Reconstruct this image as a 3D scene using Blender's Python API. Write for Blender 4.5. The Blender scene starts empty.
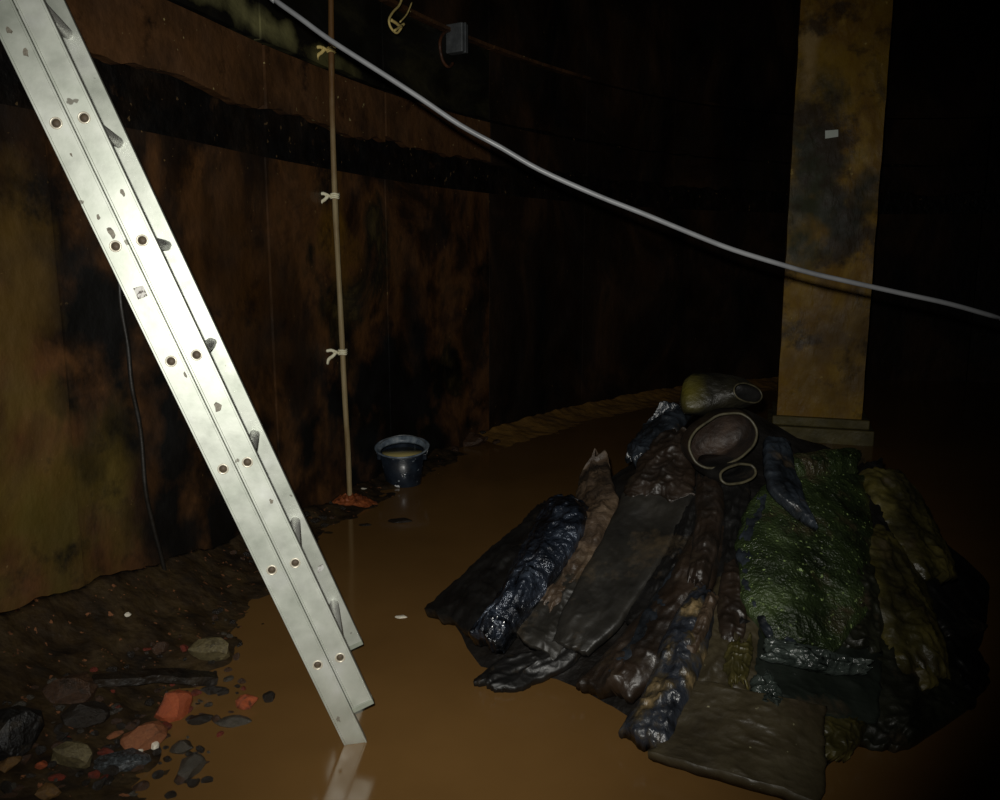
import bpy, bmesh, math, random
import numpy as np
from mathutils import Vector, Matrix, noise

random.seed(7)
scene = bpy.context.scene
COL = scene.collection
# ------------------------------------------------------------------ camera
F = 830.0; PITCH = math.radians(9.8); CH = 1.25
cam_d = bpy.data.cameras.new('camera'); cam = bpy.data.objects.new('camera', cam_d); COL.objects.link(cam)
cam.location = (0, 0, CH); cam.rotation_euler = (math.pi/2 - PITCH, 0, 0)
cam_d.sensor_width = 36; cam_d.lens = F/1000*36; cam_d.clip_start = 0.02
scene.camera = cam
# ------------------------------------------------------------------ world, lamp, exposure
w = bpy.data.worlds.new('world'); scene.world = w; w.use_nodes = True
w.node_tree.nodes['Background'].inputs[0].default_value = (0.5, 0.45, 0.35, 1)
w.node_tree.nodes['Background'].inputs[1].default_value = 0.0
# the flash of the photographer's camera: the only light in the tank
fl_d = bpy.data.lights.new('camera_flash', 'SPOT'); fl = bpy.data.objects.new('camera_flash', fl_d); COL.objects.link(fl)
fl.location = (-0.035, 0.0, CH + 0.065)
fl.rotation_euler = (math.pi/2 - math.radians(8.5), 0, math.radians(4))
fl_d.energy = 210; fl_d.spot_size = math.radians(84); fl_d.spot_blend = 0.85
fl_d.shadow_soft_size = 0.014; fl_d.color = (1.0, 0.98, 0.91)
vs = scene.view_settings
vs.view_transform = 'Standard'; vs.look = 'None'; vs.gamma = 1; vs.use_curve_mapping = False
vs.exposure = 0.0

# ------------------------------------------------------------------ pixel helpers (1000 x 800 frame)
CP, SP = math.cos(PITCH), math.sin(PITCH)
def ray(x, y):
    a = (x-500)/F; b = (400-y)/F
    return Vector((a, CP + b*SP, -SP + b*CP))
EYE = Vector((0, 0, CH))
def gnd(x, y, z=0.0):
    d = ray(x, y); return EYE + d*((z-CH)/d.z)
def at_y(x, y, Y):
    d = ray(x, y); return EYE + d*(Y/d.y)

# ------------------------------------------------------------------ object helpers
def tag(o, label=None, cat=None, group=None, kind=None):
    if label: o['label'] = label
    if cat: o['category'] = cat
    if group: o['group'] = group
    if kind: o['kind'] = kind
    return o
def empty(name, loc=(0, 0, 0)):
    o = bpy.data.objects.new(name, None); COL.objects.link(o); o.location = loc; o.empty_display_size = 0.1
    return o
def mesh_obj(name, verts, faces, mat, parent=None, smooth=True, recentre=True):
    """verts in world coordinates; origin goes to the base of the piece"""
    verts = [Vector(v) for v in verts]
    org = Vector((0, 0, 0))
    if parent is not None: org = parent.matrix_basis.translation.copy()
    pl = org.copy()
    if recentre:
        n = len(verts)
        c = sum(verts, Vector())/n
        org = Vector((c.x, c.y, min(v.z for v in verts)))
    me = bpy.data.meshes.new(name)
    me.from_pydata([tuple(v-org) for v in verts], [], faces)
    me.validate(); me.update()
    bm = bmesh.new(); bm.from_mesh(me); bmesh.ops.recalc_face_normals(bm, faces=bm.faces); bm.to_mesh(me); bm.free()
    if smooth:
        for p in me.polygons: p.use_smooth = True
    me.materials.append(mat)
    o = bpy.data.objects.new(name, me); COL.objects.link(o)
    if parent is not None:
        # parents sit unrotated and unscaled, so only the offset counts
        wp = Vector((0, 0, 0)); q = parent
        while q: wp += q.location; q = q.parent
        o.parent = parent; o.location = org - wp
    else:
        o.location = org
    return o
def grid_faces(nu, nv, off=0, closed_v=False, closed_u=False):
    f = []
    for i in range(nu if closed_u else nu-1):
        for j in range(nv if closed_v else nv-1):
            a = i*nv + j; b = i*nv + (j+1) % nv; c = ((i+1) % nu)*nv + (j+1) % nv; d = ((i+1) % nu)*nv + j
            f.append((off+a, off+b, off+c, off+d))
    return f
def tube(pts, rad, n=8, cap=True):
    """round tube along points; rad a number or list"""
    pts = [Vector(p) for p in pts]; V = []; m = len(pts)
    if not hasattr(rad, '__len__'): rad = [rad]*m
    t0 = (pts[1]-pts[0]).normalized()
    ref = Vector((0, 0, 1)) if abs(t0.z) < .9 else Vector((1, 0, 0))
    A = t0.cross(ref).normalized()
    for i in range(m):
        t = (pts[min(i+1, m-1)] - pts[max(i-1, 0)]).normalized()
        A = (A - t*A.dot(t)).normalized(); B = t.cross(A)
        for k in range(n):
            a = 2*math.pi*k/n
            V.append(pts[i] + (A*math.cos(a) + B*math.sin(a))*rad[i])
    Fc = grid_faces(m, n, 0, True)
    if cap:
        Fc.append(tuple(range(n))); Fc.append(tuple((m-1)*n+k for k in range(n)))
    return V, Fc
def join(*parts):
    V = []; Fc = []
    for v, f in parts:
        o = len(V); V += list(v); Fc += [tuple(o+i for i in q) for q in f]
    return V, Fc
def catmull(P, m=6, closed=False):
    P = [Vector(p) for p in P]; n = len(P); out = []
    rng = n if closed else n-1
    for i in range(rng):
        g = (lambda k: P[k % n]) if closed else (lambda k: P[max(0, min(n-1, k))])
        a, b, c, d = g(i-1), g(i), g(i+1), g(i+2)
        for k in range(m):
            t = k/m
            out.append(.5*((2*b) + (c-a)*t + (2*a-5*b+4*c-d)*t*t + (3*b-a-3*c+d)*t**3))
    if not closed: out.append(P[-1].copy())
    return out
def box(c, s, R=None):
    R = R or Matrix.Identity(3); c = Vector(c); V = []
    for x in (-.5, .5):
        for y in (-.5, .5):
            for z in (-.5, .5): V.append(c + R @ Vector((x*s[0], y*s[1], z*s[2])))
    return V, [(0, 1, 3, 2), (4, 6, 7, 5), (0, 4, 5, 1), (2, 3, 7, 6), (0, 2, 6, 4), (1, 5, 7, 3)]
def bevel(o, wd, seg=2):
    bm = bmesh.new(); bm.from_mesh(o.data)
    bmesh.ops.bevel(bm, geom=bm.edges[:], offset=wd, segments=seg, affect='EDGES', profile=.6)
    bm.to_mesh(o.data); bm.free()
    for p in o.data.polygons: p.use_smooth = True
    md = o.modifiers.new('wn', 'WEIGHTED_NORMAL')
    return o

# ------------------------------------------------------------------ materials
TONE = (1.0, 1.0)     # saturation and value given to the colours that follow
def mat(name, cols, scale=4.0, rough=(.4, .7), metal=0.0, bump=.3, bscale=30, bdist=.01, detail=6, stretch=(1, 1, 1),
        spec=.5, coat=0.0, distort=0.0, speck=None, coords='Object', bump2=None, mud=None, stains=()):
    """cols: list of (position, rgb) over a noise field; speck: (rgb, threshold, scale) for small flecks"""
    sat, mul = TONE
    def tn(c):
        l = .3*c[0]+.59*c[1]+.11*c[2]
        return tuple(max(0, min(1, (l+(v-l)*sat)*mul)) for v in c)
    cols = [(p, tn(c)) for p, c in cols]
    if speck: speck = (tn(speck[0]),)+tuple(speck[1:])
    m = bpy.data.materials.new(name); m.use_nodes = True
    N = m.node_tree.nodes; Lk = m.node_tree.links
    bs = N['Principled BSDF']
    if coords == 'World':
        tc = N.new('ShaderNodeNewGeometry'); src = tc.outputs['Position']
    else:
        tc = N.new('ShaderNodeTexCoord'); src = tc.outputs['Object']
    mp = N.new('ShaderNodeMapping'); Lk.new(src, mp.inputs[0]); mp.inputs['Scale'].default_value = stretch
    nz = N.new('ShaderNodeTexNoise'); nz.inputs['Scale'].default_value = scale; nz.inputs['Detail'].default_value = detail
    nz.inputs['Roughness'].default_value = .6; nz.inputs['Distortion'].default_value = distort
    Lk.new(mp.outputs[0], nz.inputs['Vector'])
    cr = N.new('ShaderNodeValToRGB'); Lk.new(nz.outputs['Fac'], cr.inputs[0])
    el = cr.color_ramp.elements
    while len(el) < len(cols): el.new(.5)
    for e, (p, c) in zip(el, cols): e.position = p; e.color = (*c, 1)
    colout = cr.outputs[0]
    if speck:
        n2 = N.new('ShaderNodeTexNoise'); n2.inputs['Scale'].default_value = speck[2]; n2.inputs['Detail'].default_value = 3
        Lk.new(src, n2.inputs['Vector'])
        r2 = N.new('ShaderNodeValToRGB'); r2.color_ramp.elements[0].position = speck[1]; r2.color_ramp.elements[1].position = speck[1]+.03
        Lk.new(n2.outputs['Fac'], r2.inputs[0])
        mx = N.new('ShaderNodeMixRGB'); Lk.new(r2.outputs[0], mx.inputs[0]); Lk.new(colout, mx.inputs[1])
        mx.inputs[2].default_value = (*speck[0], 1); colout = mx.outputs[0]
    for c0, rad, rgb, soft in stains:      # stains with a place and shape of their own
        ge = N.new('ShaderNodeNewGeometry'); sb = N.new('ShaderNodeVectorMath'); sb.operation = 'SUBTRACT'
        Lk.new(ge.outputs['Position'], sb.inputs[0]); sb.inputs[1].default_value = c0
        dv = N.new('ShaderNodeVectorMath'); dv.operation = 'DIVIDE'; Lk.new(sb.outputs[0], dv.inputs[0]); dv.inputs[1].default_value = rad
        ln = N.new('ShaderNodeVectorMath'); ln.operation = 'LENGTH'; Lk.new(dv.outputs[0], ln.inputs[0])
        nn = N.new('ShaderNodeTexNoise'); nn.inputs['Scale'].default_value = 5; nn.inputs['Detail'].default_value = 6; Lk.new(ge.outputs['Position'], nn.inputs['Vector'])
        ad = N.new('ShaderNodeMath'); ad.operation = 'MULTIPLY_ADD'; Lk.new(nn.outputs['Fac'], ad.inputs[0]); ad.inputs[1].default_value = 3.4; Lk.new(ln.outputs['Value'], ad.inputs[2])
        mr0 = N.new('ShaderNodeMapRange'); mr0.inputs['From Min'].default_value = 2.55+soft; mr0.inputs['From Max'].default_value = 2.55-soft
        Lk.new(ad.outputs[0], mr0.inputs[0])
        mx = N.new('ShaderNodeMixRGB'); Lk.new(mr0.outputs[0], mx.inputs[0]); Lk.new(colout, mx.inputs[1]); mx.inputs[2].default_value = (*rgb, 1); colout = mx.outputs[0]
    if mud:                                # patches of dried silt over the colour
        n5 = N.new('ShaderNodeTexNoise'); n5.inputs['Scale'].default_value = mud[2]; n5.inputs['Detail'].default_value = 7; n5.inputs['Roughness'].default_value = .68
        ge = N.new('ShaderNodeNewGeometry'); Lk.new(ge.outputs['Position'], n5.inputs['Vector'])
        r5 = N.new('ShaderNodeMapRange'); r5.inputs['From Min'].default_value = mud[1]; r5.inputs['From Max'].default_value = mud[1]+.12; r5.inputs['To Max'].default_value = .85
        Lk.new(n5.outputs['Fac'], r5.inputs[0])
        mx = N.new('ShaderNodeMixRGB'); Lk.new(r5.outputs[0], mx.inputs[0]); Lk.new(colout, mx.inputs[1]); mx.inputs[2].default_value = (*tn(mud[0]), 1); colout = mx.outputs[0]
    Lk.new(colout, bs.inputs['Base Color'])
    n3 = N.new('ShaderNodeTexNoise'); n3.inputs['Scale'].default_value = bscale; n3.inputs['Detail'].default_value = 5
    Lk.new(mp.outputs[0], n3.inputs['Vector'])
    mr = N.new('ShaderNodeMapRange'); mr.inputs['From Min'].default_value = .3; mr.inputs['From Max'].default_value = .7
    mr.inputs['To Min'].default_value = rough[0]; mr.inputs['To Max'].default_value = rough[1]
    n4 = N.new('ShaderNodeTexNoise'); n4.inputs['Scale'].default_value = scale*2.3; n4.inputs['Detail'].default_value = 4
    Lk.new(src, n4.inputs['Vector']); Lk.new(n4.outputs['Fac'], mr.inputs[0]); Lk.new(mr.outputs[0], bs.inputs['Roughness'])
    if bump:
        bp = N.new('ShaderNodeBump'); bp.inputs['Strength'].default_value = bump; bp.inputs['Distance'].default_value = bdist
        Lk.new(n3.outputs['Fac'], bp.inputs['Height'])
        last = bp
        if bump2:
            vo = N.new('ShaderNodeTexNoise'); vo.noise_type = 'RIDGED_MULTIFRACTAL'
            vo.inputs['Scale'].default_value = bump2[0]; vo.inputs['Detail'].default_value = 3; vo.inputs['Distortion'].default_value = .6
            Lk.new(mp.outputs[0], vo.inputs['Vector'])
            b2 = N.new('ShaderNodeBump'); b2.inputs['Strength'].default_value = bump2[1]; b2.inputs['Distance'].default_value = bump2[2]
            Lk.new(vo.outputs['Fac'], b2.inputs['Height']); Lk.new(bp.outputs[0], b2.inputs['Normal']); last = b2
        Lk.new(last.outputs[0], bs.inputs['Normal'])
    bs.inputs['Metallic'].default_value = metal
    bs.inputs['Specular IOR Level'].default_value = spec
    if coat:
        bs.inputs['Coat Weight'].default_value = coat; bs.inputs['Coat Roughness'].default_value = .12
    return m
def C(r, g, b):      # sRGB 0-255 to linear
    return tuple(((v/255+.055)/1.055)**2.4 if v/255 > .04045 else v/255/12.92 for v in (r, g, b))

M = {}
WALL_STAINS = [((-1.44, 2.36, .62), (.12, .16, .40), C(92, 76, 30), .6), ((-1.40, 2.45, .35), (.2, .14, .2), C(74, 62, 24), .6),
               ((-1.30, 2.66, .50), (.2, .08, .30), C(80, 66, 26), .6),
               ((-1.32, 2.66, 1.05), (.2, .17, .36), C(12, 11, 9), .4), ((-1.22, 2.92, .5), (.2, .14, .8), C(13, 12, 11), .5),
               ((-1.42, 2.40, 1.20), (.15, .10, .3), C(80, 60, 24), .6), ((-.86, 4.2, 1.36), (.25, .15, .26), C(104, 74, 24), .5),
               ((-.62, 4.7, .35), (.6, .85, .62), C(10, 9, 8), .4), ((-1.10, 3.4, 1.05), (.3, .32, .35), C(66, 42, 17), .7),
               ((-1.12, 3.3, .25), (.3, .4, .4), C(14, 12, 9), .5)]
LIME_STAINS = [((-1.12, 3.20, 2.24), (.3, .30, .07), C(116, 112, 74), .5), ((-.99, 3.68, 2.20), (.3, .26, .06), C(128, 124, 82), .5), ((-.86, 4.12, 2.17), (.3, .22, .05), C(96, 92, 56), .5)]
TONE = (.9, .98)
M['wall'] = mat('tarred_rusty_wall', [(.30, C(14, 11, 8)), (.45, C(44, 28, 13)), (.56, C(92, 58, 24)), (.66, C(40, 32, 16)), (.80, C(112, 92, 42))],
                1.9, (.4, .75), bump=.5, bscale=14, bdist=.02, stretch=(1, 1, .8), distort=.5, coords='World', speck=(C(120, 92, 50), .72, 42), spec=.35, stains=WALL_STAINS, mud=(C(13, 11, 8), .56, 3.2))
TONE = (.85, .68)
M['wall_far'] = mat('blackened_wall', [(.35, C(16, 13, 10)), (.52, C(46, 31, 18)), (.68, C(78, 52, 26)), (.82, C(36, 34, 20))],
                1.5, (.45, .75), bump=.5, bscale=12, bdist=.02, stretch=(1, 1, .7), distort=.8, coords='World', spec=.3, speck=(C(96, 76, 40), .72, 40))
TONE = (.8, .75)
M['wall_groove'] = mat('black_tar', [(.4, C(14, 11, 9)), (.62, C(34, 24, 14)), (.8, C(70, 50, 26))], 5, (.4, .7), bump=.6, bscale=18, bdist=.03, coords='World', spec=.3, speck=(C(110, 84, 44), .68, 24), mud=(C(74, 50, 24), .60, 7))
TONE = (.85, 1.0)
M['wall_band'] = mat('brown_rust_band', [(.28, C(40, 26, 12)), (.5, C(96, 62, 28)), (.68, C(70, 46, 22)), (.85, C(120, 96, 48))], 2.6, (.4, .7), bump=.5, bscale=16, bdist=.02, coords='World', spec=.35, speck=(C(170, 150, 90), .70, 34), mud=(C(20, 14, 9), .58, 5))
M['wall_green'] = mat('green_black_lime_band', [(.34, C(12, 11, 8)), (.52, C(24, 22, 13)), (.68, C(52, 48, 26)), (.8, C(70, 62, 34))], 2.4, (.4, .7), bump=.5, bscale=14, bdist=.02, coords='World', spec=.35, stretch=(.7, .7, 1.6), distort=.5, stains=LIME_STAINS)
TONE = (.92, .64)
M['water'] = mat('murky_brown_water', [(.3, C(128, 92, 44)), (.6, C(146, 106, 52)), (.8, C(158, 118, 58))], .9, (.09, .14), bump=.05, bscale=3, bdist=.01, coords='World', spec=.5)
M['water'].node_tree.nodes['Principled BSDF'].inputs['IOR'].default_value = 1.33
TONE = (.85, .7)
M['bed'] = mat('mud_bed', [(.3, C(60, 40, 20)), (.7, C(90, 62, 30))], 3, (.6, .9), coords='World')
M['silt'] = mat('wet_brown_silt', [(.3, C(30, 22, 12)), (.5, C(60, 44, 21)), (.7, C(92, 72, 34)), (.85, C(56, 38, 19))], 9, (.45, .85), bump=.45, bscale=34, bdist=.02, coords='World', speck=(C(150, 92, 48), .66, 40), mud=(C(36, 24, 13), .55, 9), spec=.25)
TONE = (1.0, 1.3)
M['sand'] = mat('ochre_silt', [(.3, C(84, 60, 26)), (.6, C(120, 88, 38)), (.8, C(92, 68, 32))], 4, (.5, .8), bump=.5, bscale=20, bdist=.02, coords='World')
TONE = (1, 1)
M['alu'] = mat('brushed_aluminium', [(.30, C(176, 182, 170)), (.55, C(198, 202, 192)), (.75, C(210, 213, 208))], 9, (.36, .5), metal=.5, bump=.06, bscale=60, bdist=.002, spec=.5,
               speck=(C(120, 118, 108), .715, 26), stains=[((-.37, 2.0, -.04), (.2, .2, .10), C(112, 106, 88), .9)])
M['alu_dirty'] = M['alu']
M['alu_rung'] = mat('aluminium_rung', [(.3, C(190, 190, 184)), (.7, C(206, 207, 200))], 12, (.4, .55), metal=.15, bump=.05)
M['dark_hole'] = mat('rung_inside', [(.3, C(60, 50, 40)), (.7, C(96, 82, 62))], 30, (.6, .8), bump=0)  # dark colour stands in for the shade inside the hollow rung
M['eyelet'] = mat('flared_rung_end', [(.3, C(196, 186, 164)), (.7, C(224, 220, 206))], 40, (.3, .45), metal=.4, bump=.1)
M['cap'] = mat('grey_plastic_cap', [(.3, C(120, 124, 112)), (.7, C(150, 156, 142))], 20, (.4, .6), bump=.1)
M['foot'] = mat('dirty_rubber_foot', [(.3, C(70, 64, 50)), (.7, C(120, 114, 96))], 18, (.4, .7), bump=.3)
M['sticker'] = mat('worn_sticker', [(.38, C(96, 90, 82)), (.5, C(190, 190, 186)), (.7, C(214, 214, 210))], 60, (.4, .6), bump=.1)
M['sticker_dark'] = mat('printed_sticker', [(.45, C(70, 60, 54)), (.5, C(196, 194, 188))], 90, (.4, .6), bump=0)
M['scuff'] = mat('dried_mud_smear', [(.4, C(84, 78, 66)), (.6, C(140, 134, 120))], 60, (.5, .7), bump=.2)
TONE = (1, .75)
M['pole'] = mat('weathered_pole', [(.3, C(128, 104, 64)), (.5, C(168, 148, 108)), (.75, C(190, 174, 136))], 5, (.45, .7), bump=.3, stretch=(4, 4, .6), spec=.3, stains=[((-.80, 4.09, 2.75), (.5, .5, .95), C(104, 74, 40), .5)])
TONE = (.9, 1.3)
M['twine'] = mat('pale_twine', [(.3, C(206, 196, 160)), (.7, C(232, 226, 198))], 40, (.6, .8), bump=.3)
M['twine_old'] = mat('yellowed_twine', [(.3, C(186, 160, 84)), (.7, C(212, 190, 110))], 40, (.6, .8), bump=.3)
TONE = (1, .52)
M['cable'] = mat('grey_cable_sheath', [(.3, C(132, 134, 138)), (.6, C(164, 166, 170)), (.8, C(176, 178, 180))], 6, (.35, .5), bump=.1)
M['cable_black'] = mat('black_cable_sheath', [(.3, C(20, 18, 16)), (.7, C(52, 46, 38))], 8, (.35, .6), bump=.2)
COL_STAINS = [(tuple(at_y(815, 150, 5.6)), (.16, .3, .42), C(44, 46, 26), .5), (tuple(at_y(818, 205, 5.6)), (.24, .3, .36), C(58, 60, 36), .5), (tuple(at_y(845, 215, 5.6)), (.14, .3, .24), C(40, 38, 20), .5),
              (tuple(at_y(812, 55, 5.6)), (.05, .3, .28), C(170, 140, 84), .4), (tuple(at_y(840, 345, 5.6)), (.3, .3, .35), C(96, 72, 30), .8)]
TONE = (1.12, .68)
M['column'] = mat('ochre_rusty_column', [(.25, C(86, 66, 26)), (.45, C(178, 142, 60)), (.58, C(150, 112, 44)), (.72, C(206, 168, 84)), (.85, C(96, 66, 26))], 2.6, (.4, .7), bump=.5, bscale=14, bdist=.02, stretch=(1.3, 1.3, .6), distort=.6, coords='World', speck=(C(220, 190, 110), .70, 20), spec=.3, mud=(C(60, 42, 16), .50, 4), stains=COL_STAINS)
TONE = (1.0, .7)
M['plinth'] = mat('olive_concrete', [(.3, C(74, 68, 36)), (.6, C(116, 104, 56)), (.8, C(92, 78, 38))], 5, (.5, .8), bump=.5, bscale=20, bdist=.02, coords='World')
TONE = (1, 1)
M['white_tag'] = mat('white_paper_tag', [(.3, C(226, 238, 226)), (.7, C(240, 246, 238))], 30, (.5, .6), bump=0)
TONE = (.75, .6)
M['bucket'] = mat('blue_black_plastic', [(.35, C(24, 34, 48)), (.6, C(44, 58, 76)), (.8, C(70, 84, 100))], 14, (.25, .45), bump=.2, bscale=50, bdist=.004, speck=(C(170, 184, 196), .68, 40))
M['bucket_rim'] = mat('splashed_bucket_rim', [(.35, C(96, 116, 138)), (.55, C(150, 170, 188)), (.75, C(200, 212, 222))], 22, (.25, .45), bump=.3, bscale=40, bdist=.006)
TONE = (.9, .8)
M['bucket_fill'] = mat('yellow_murky_liquid', [(.3, C(176, 160, 90)), (.7, C(206, 188, 112))], 6, (.05, .1), bump=.03)
M['white_fleck'] = mat('white_print', [(.3, C(225, 228, 230)), (.7, C(240, 240, 240))], 30, (.5, .6), bump=0)
TONE = (.9, .6)
M['rustpile'] = mat('orange_rust_grit', [(.3, C(104, 50, 18)), (.55, C(190, 96, 36)), (.8, C(226, 140, 66))], 24, (.3, .6), bump=.8, bscale=60, bdist=.01)
TONE = (1, .4)
M['zinc'] = mat('grey_metal_bracket', [(.3, C(150, 156, 160)), (.7, C(196, 202, 206))], 20, (.3, .5), metal=.5, bump=.1)
TONE = (.9, .5)
M['rusty'] = mat('rusty_iron', [(.3, C(70, 40, 20)), (.6, C(128, 74, 34)), (.8, C(160, 110, 60))], 14, (.5, .8), bump=.5)
# sheets of the heap
TONE = (.75, .52)
M['s_crinkle'] = mat('blue_black_crinkled_sheet', [(.38, C(22, 26, 34)), (.58, C(60, 74, 96)), (.8, C(130, 150, 178))], 9, (.22, .36), metal=.45, bump=1.0, bscale=26, bdist=.03, bump2=(11, 1.0, .06), spec=.8, coat=.6, mud=(C(40, 40, 30), .62, 5))  # paler blue tones put the flash sheen into the base colour
M['s_black'] = mat('matt_black_sheet', [(.35, C(15, 14, 13)), (.6, C(30, 27, 24)), (.85, C(52, 44, 34))], 6, (.4, .65), bump=.5, bscale=22, bdist=.01, bump2=(5, .3, .02), mud=(C(96, 78, 50), .56, 5))
M['s_grey'] = mat('grey_black_sheet', [(.3, C(32, 30, 26)), (.55, C(56, 52, 44)), (.8, C(74, 68, 56))], 5, (.38, .6), bump=.35, bscale=40, bdist=.006, bump2=(4, .25, .02), mud=(C(96, 78, 50), .56, 5))
M['s_brown'] = mat('brown_mud_caked_sheet', [(.3, C(40, 28, 18)), (.5, C(96, 72, 46)), (.65, C(134, 106, 74)), (.82, C(70, 46, 28))], 9, (.4, .7), bump=.8, bscale=30, bdist=.015, bump2=(7, .4, .02), mud=(C(96, 78, 50), .56, 5))
TONE = (.75, .36)
M['s_umber'] = mat('umber_sheet', [(.3, C(34, 26, 18)), (.55, C(74, 54, 36)), (.8, C(100, 78, 56))], 7, (.35, .6), bump=.5, bscale=30, bdist=.01, bump2=(6, .3, .02), mud=(C(96, 78, 50), .56, 5))
TONE = (.75, .55)
M['s_blue'] = mat('slate_blue_sheet', [(.35, C(24, 28, 32)), (.6, C(56, 66, 78)), (.8, C(100, 112, 126))], 10, (.25, .45), bump=.7, bscale=34, bdist=.01, spec=.6, mud=(C(96, 78, 50), .56, 5))
M['s_mottle'] = mat('mottled_blue_tan_sheet', [(.32, C(22, 24, 28)), (.45, C(52, 58, 70)), (.55, C(84, 70, 40)), (.66, C(172, 140, 78)), (.8, C(92, 96, 98))], 8, (.28, .5), bump=.7, bscale=26, bdist=.012, stretch=(1.6, 1.6, .7), bump2=(7, .4, .02), mud=(C(96, 78, 50), .56, 5))
M['s_olive'] = mat('olive_brown_sheet', [(.3, C(52, 42, 22)), (.55, C(84, 72, 40)), (.75, C(104, 92, 56)), (.9, C(60, 42, 22))], 6, (.4, .6), bump=.4, bscale=40, bdist=.008, bump2=(4, .2, .02), speck=(C(170, 160, 110), .72, 50), mud=(C(96, 78, 50), .56, 5))
M['s_green'] = mat('wet_green_sheet', [(.3, C(26, 34, 16)), (.5, C(52, 70, 28)), (.68, C(80, 102, 40)), (.85, C(40, 48, 24))], 7, (.22, .4), bump=1.0, bscale=120, bdist=.008, bump2=(6, .3, .02), spec=.6, speck=(C(170, 205, 90), .66, 70), mud=(C(96, 78, 50), .56, 5))  # bright specks are glints painted into the colour
TONE = (.85, .42)
M['s_yellow'] = mat('yellow_olive_sheet', [(.3, C(38, 34, 14)), (.5, C(90, 82, 26)), (.68, C(150, 134, 42)), (.85, C(70, 60, 24))], 6, (.35, .6), bump=.6, bscale=34, bdist=.01, bump2=(5, .3, .02), mud=(C(96, 78, 50), .56, 5))
TONE = (.75, .5)
M['s_darkolive'] = mat('dark_olive_sheet', [(.3, C(24, 24, 14)), (.55, C(46, 48, 28)), (.8, C(72, 76, 46))], 6, (.35, .6), bump=.5, bscale=34, bdist=.01, bump2=(5, .3, .02), mud=(C(96, 78, 50), .56, 5))
M['s_tube'] = mat('olive_black_tube', [(.3, C(26, 24, 16)), (.55, C(50, 46, 28)), (.8, C(76, 70, 44))], 8, (.35, .6), bump=.7, bscale=30, bdist=.015, bump2=(8, .5, .03), stains=[(tuple(at_y(690, 396, 2.95)), (.06, .2, .07), C(84, 78, 24), .7)])
M['s_teal'] = mat('green_black_sheet', [(.3, C(26, 32, 26)), (.55, C(46, 56, 46)), (.8, C(66, 78, 64))], 5, (.35, .55), bump=.4, bscale=30, bdist=.008, bump2=(4, .25, .02), mud=(C(96, 78, 50), .56, 5))
TONE = (.8, .28)
M['s_plastic'] = mat('crumpled_clear_film', [(.35, C(60, 72, 66)), (.6, C(110, 126, 116)), (.8, C(170, 184, 172))], 14, (.12, .3), bump=1, bscale=30, bdist=.02, bump2=(10, .9, .03), spec=.7)
TONE = (.75, .52)
M['s_core'] = mat('dark_sodden_mass', [(.3, C(16, 14, 12)), (.55, C(34, 28, 22)), (.8, C(56, 46, 34))], 5, (.4, .7), bump=.8, bscale=16, bdist=.02)
M['s_hem'] = mat('olive_hem', [(.3, C(66, 60, 36)), (.7, C(118, 108, 70))], 30, (.4, .6), bump=.3)
M['s_lining'] = mat('rust_brown_lining', [(.3, C(30, 22, 15)), (.55, C(66, 44, 27)), (.8, C(96, 68, 42))], 14, (.5, .75), bump=.6, bscale=50, bdist=.01)  # brown darkened to stand in for shading inside the tube mouth
# stones
TONE = (.8, .42)
M['r_grey'] = mat('wet_grey_stone', [(.3, C(74, 66, 54)), (.6, C(116, 106, 88)), (.8, C(140, 130, 108))], 22, (.25, .55), bump=.6, bscale=60, bdist=.01, mud=(C(52, 38, 22), .52, 16))
M['r_dark'] = mat('wet_dark_stone', [(.3, C(34, 28, 22)), (.6, C(66, 54, 40)), (.8, C(84, 74, 56))], 18, (.25, .6), bump=.6, bscale=60, bdist=.01, mud=(C(52, 38, 22), .52, 16))
M['r_brown'] = mat('brown_stone', [(.3, C(74, 48, 28)), (.6, C(116, 78, 46)), (.8, C(140, 102, 62))], 20, (.3, .6), bump=.6, bscale=60, bdist=.01, mud=(C(52, 38, 22), .52, 16))
TONE = (.95, .5)
M['r_orange'] = mat('orange_brick', [(.3, C(196, 84, 34)), (.6, C(222, 108, 50)), (.8, C(230, 136, 78))], 22, (.45, .7), bump=.6, bscale=60, bdist=.01, speck=(C(240, 180, 120), .70, 60), mud=(C(52, 38, 22), .52, 16))
M['r_pink'] = mat('dusty_orange_brick', [(.3, C(160, 88, 46)), (.6, C(196, 122, 72)), (.8, C(206, 150, 100))], 22, (.45, .7), bump=.6, bscale=60, bdist=.01, mud=(C(52, 38, 22), .52, 16))
M['r_red'] = mat('dark_red_brick', [(.3, C(112, 40, 20)), (.6, C(164, 62, 32)), (.8, C(180, 84, 48))], 22, (.45, .7), bump=.6, bscale=60, bdist=.01, mud=(C(52, 38, 22), .52, 16))
TONE = (.8, .45)
M['r_olive'] = mat('olive_stone', [(.3, C(120, 104, 58)), (.6, C(160, 142, 84)), (.8, C(180, 166, 108))], 20, (.3, .6), bump=.6, bscale=50, bdist=.01, mud=(C(52, 38, 22), .52, 16))
M['r_slate'] = mat('blue_slate', [(.35, C(50, 50, 48)), (.55, C(92, 100, 104)), (.75, C(150, 160, 166))], 18, (.2, .4), bump=.4, bscale=50, bdist=.01, mud=(C(52, 38, 22), .52, 16))
TONE = (1, .9)
M['r_white'] = mat('white_pebble', [(.3, C(225, 215, 190)), (.7, C(245, 240, 225))], 18, (.4, .6), bump=.3)
TONE = (.9, .4)
M['r_ochre'] = mat('ochre_stone', [(.3, C(150, 104, 44)), (.7, C(190, 140, 66))], 20, (.3, .6), bump=.6, bscale=50, bdist=.01, mud=(C(52, 38, 22), .52, 16))

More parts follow.
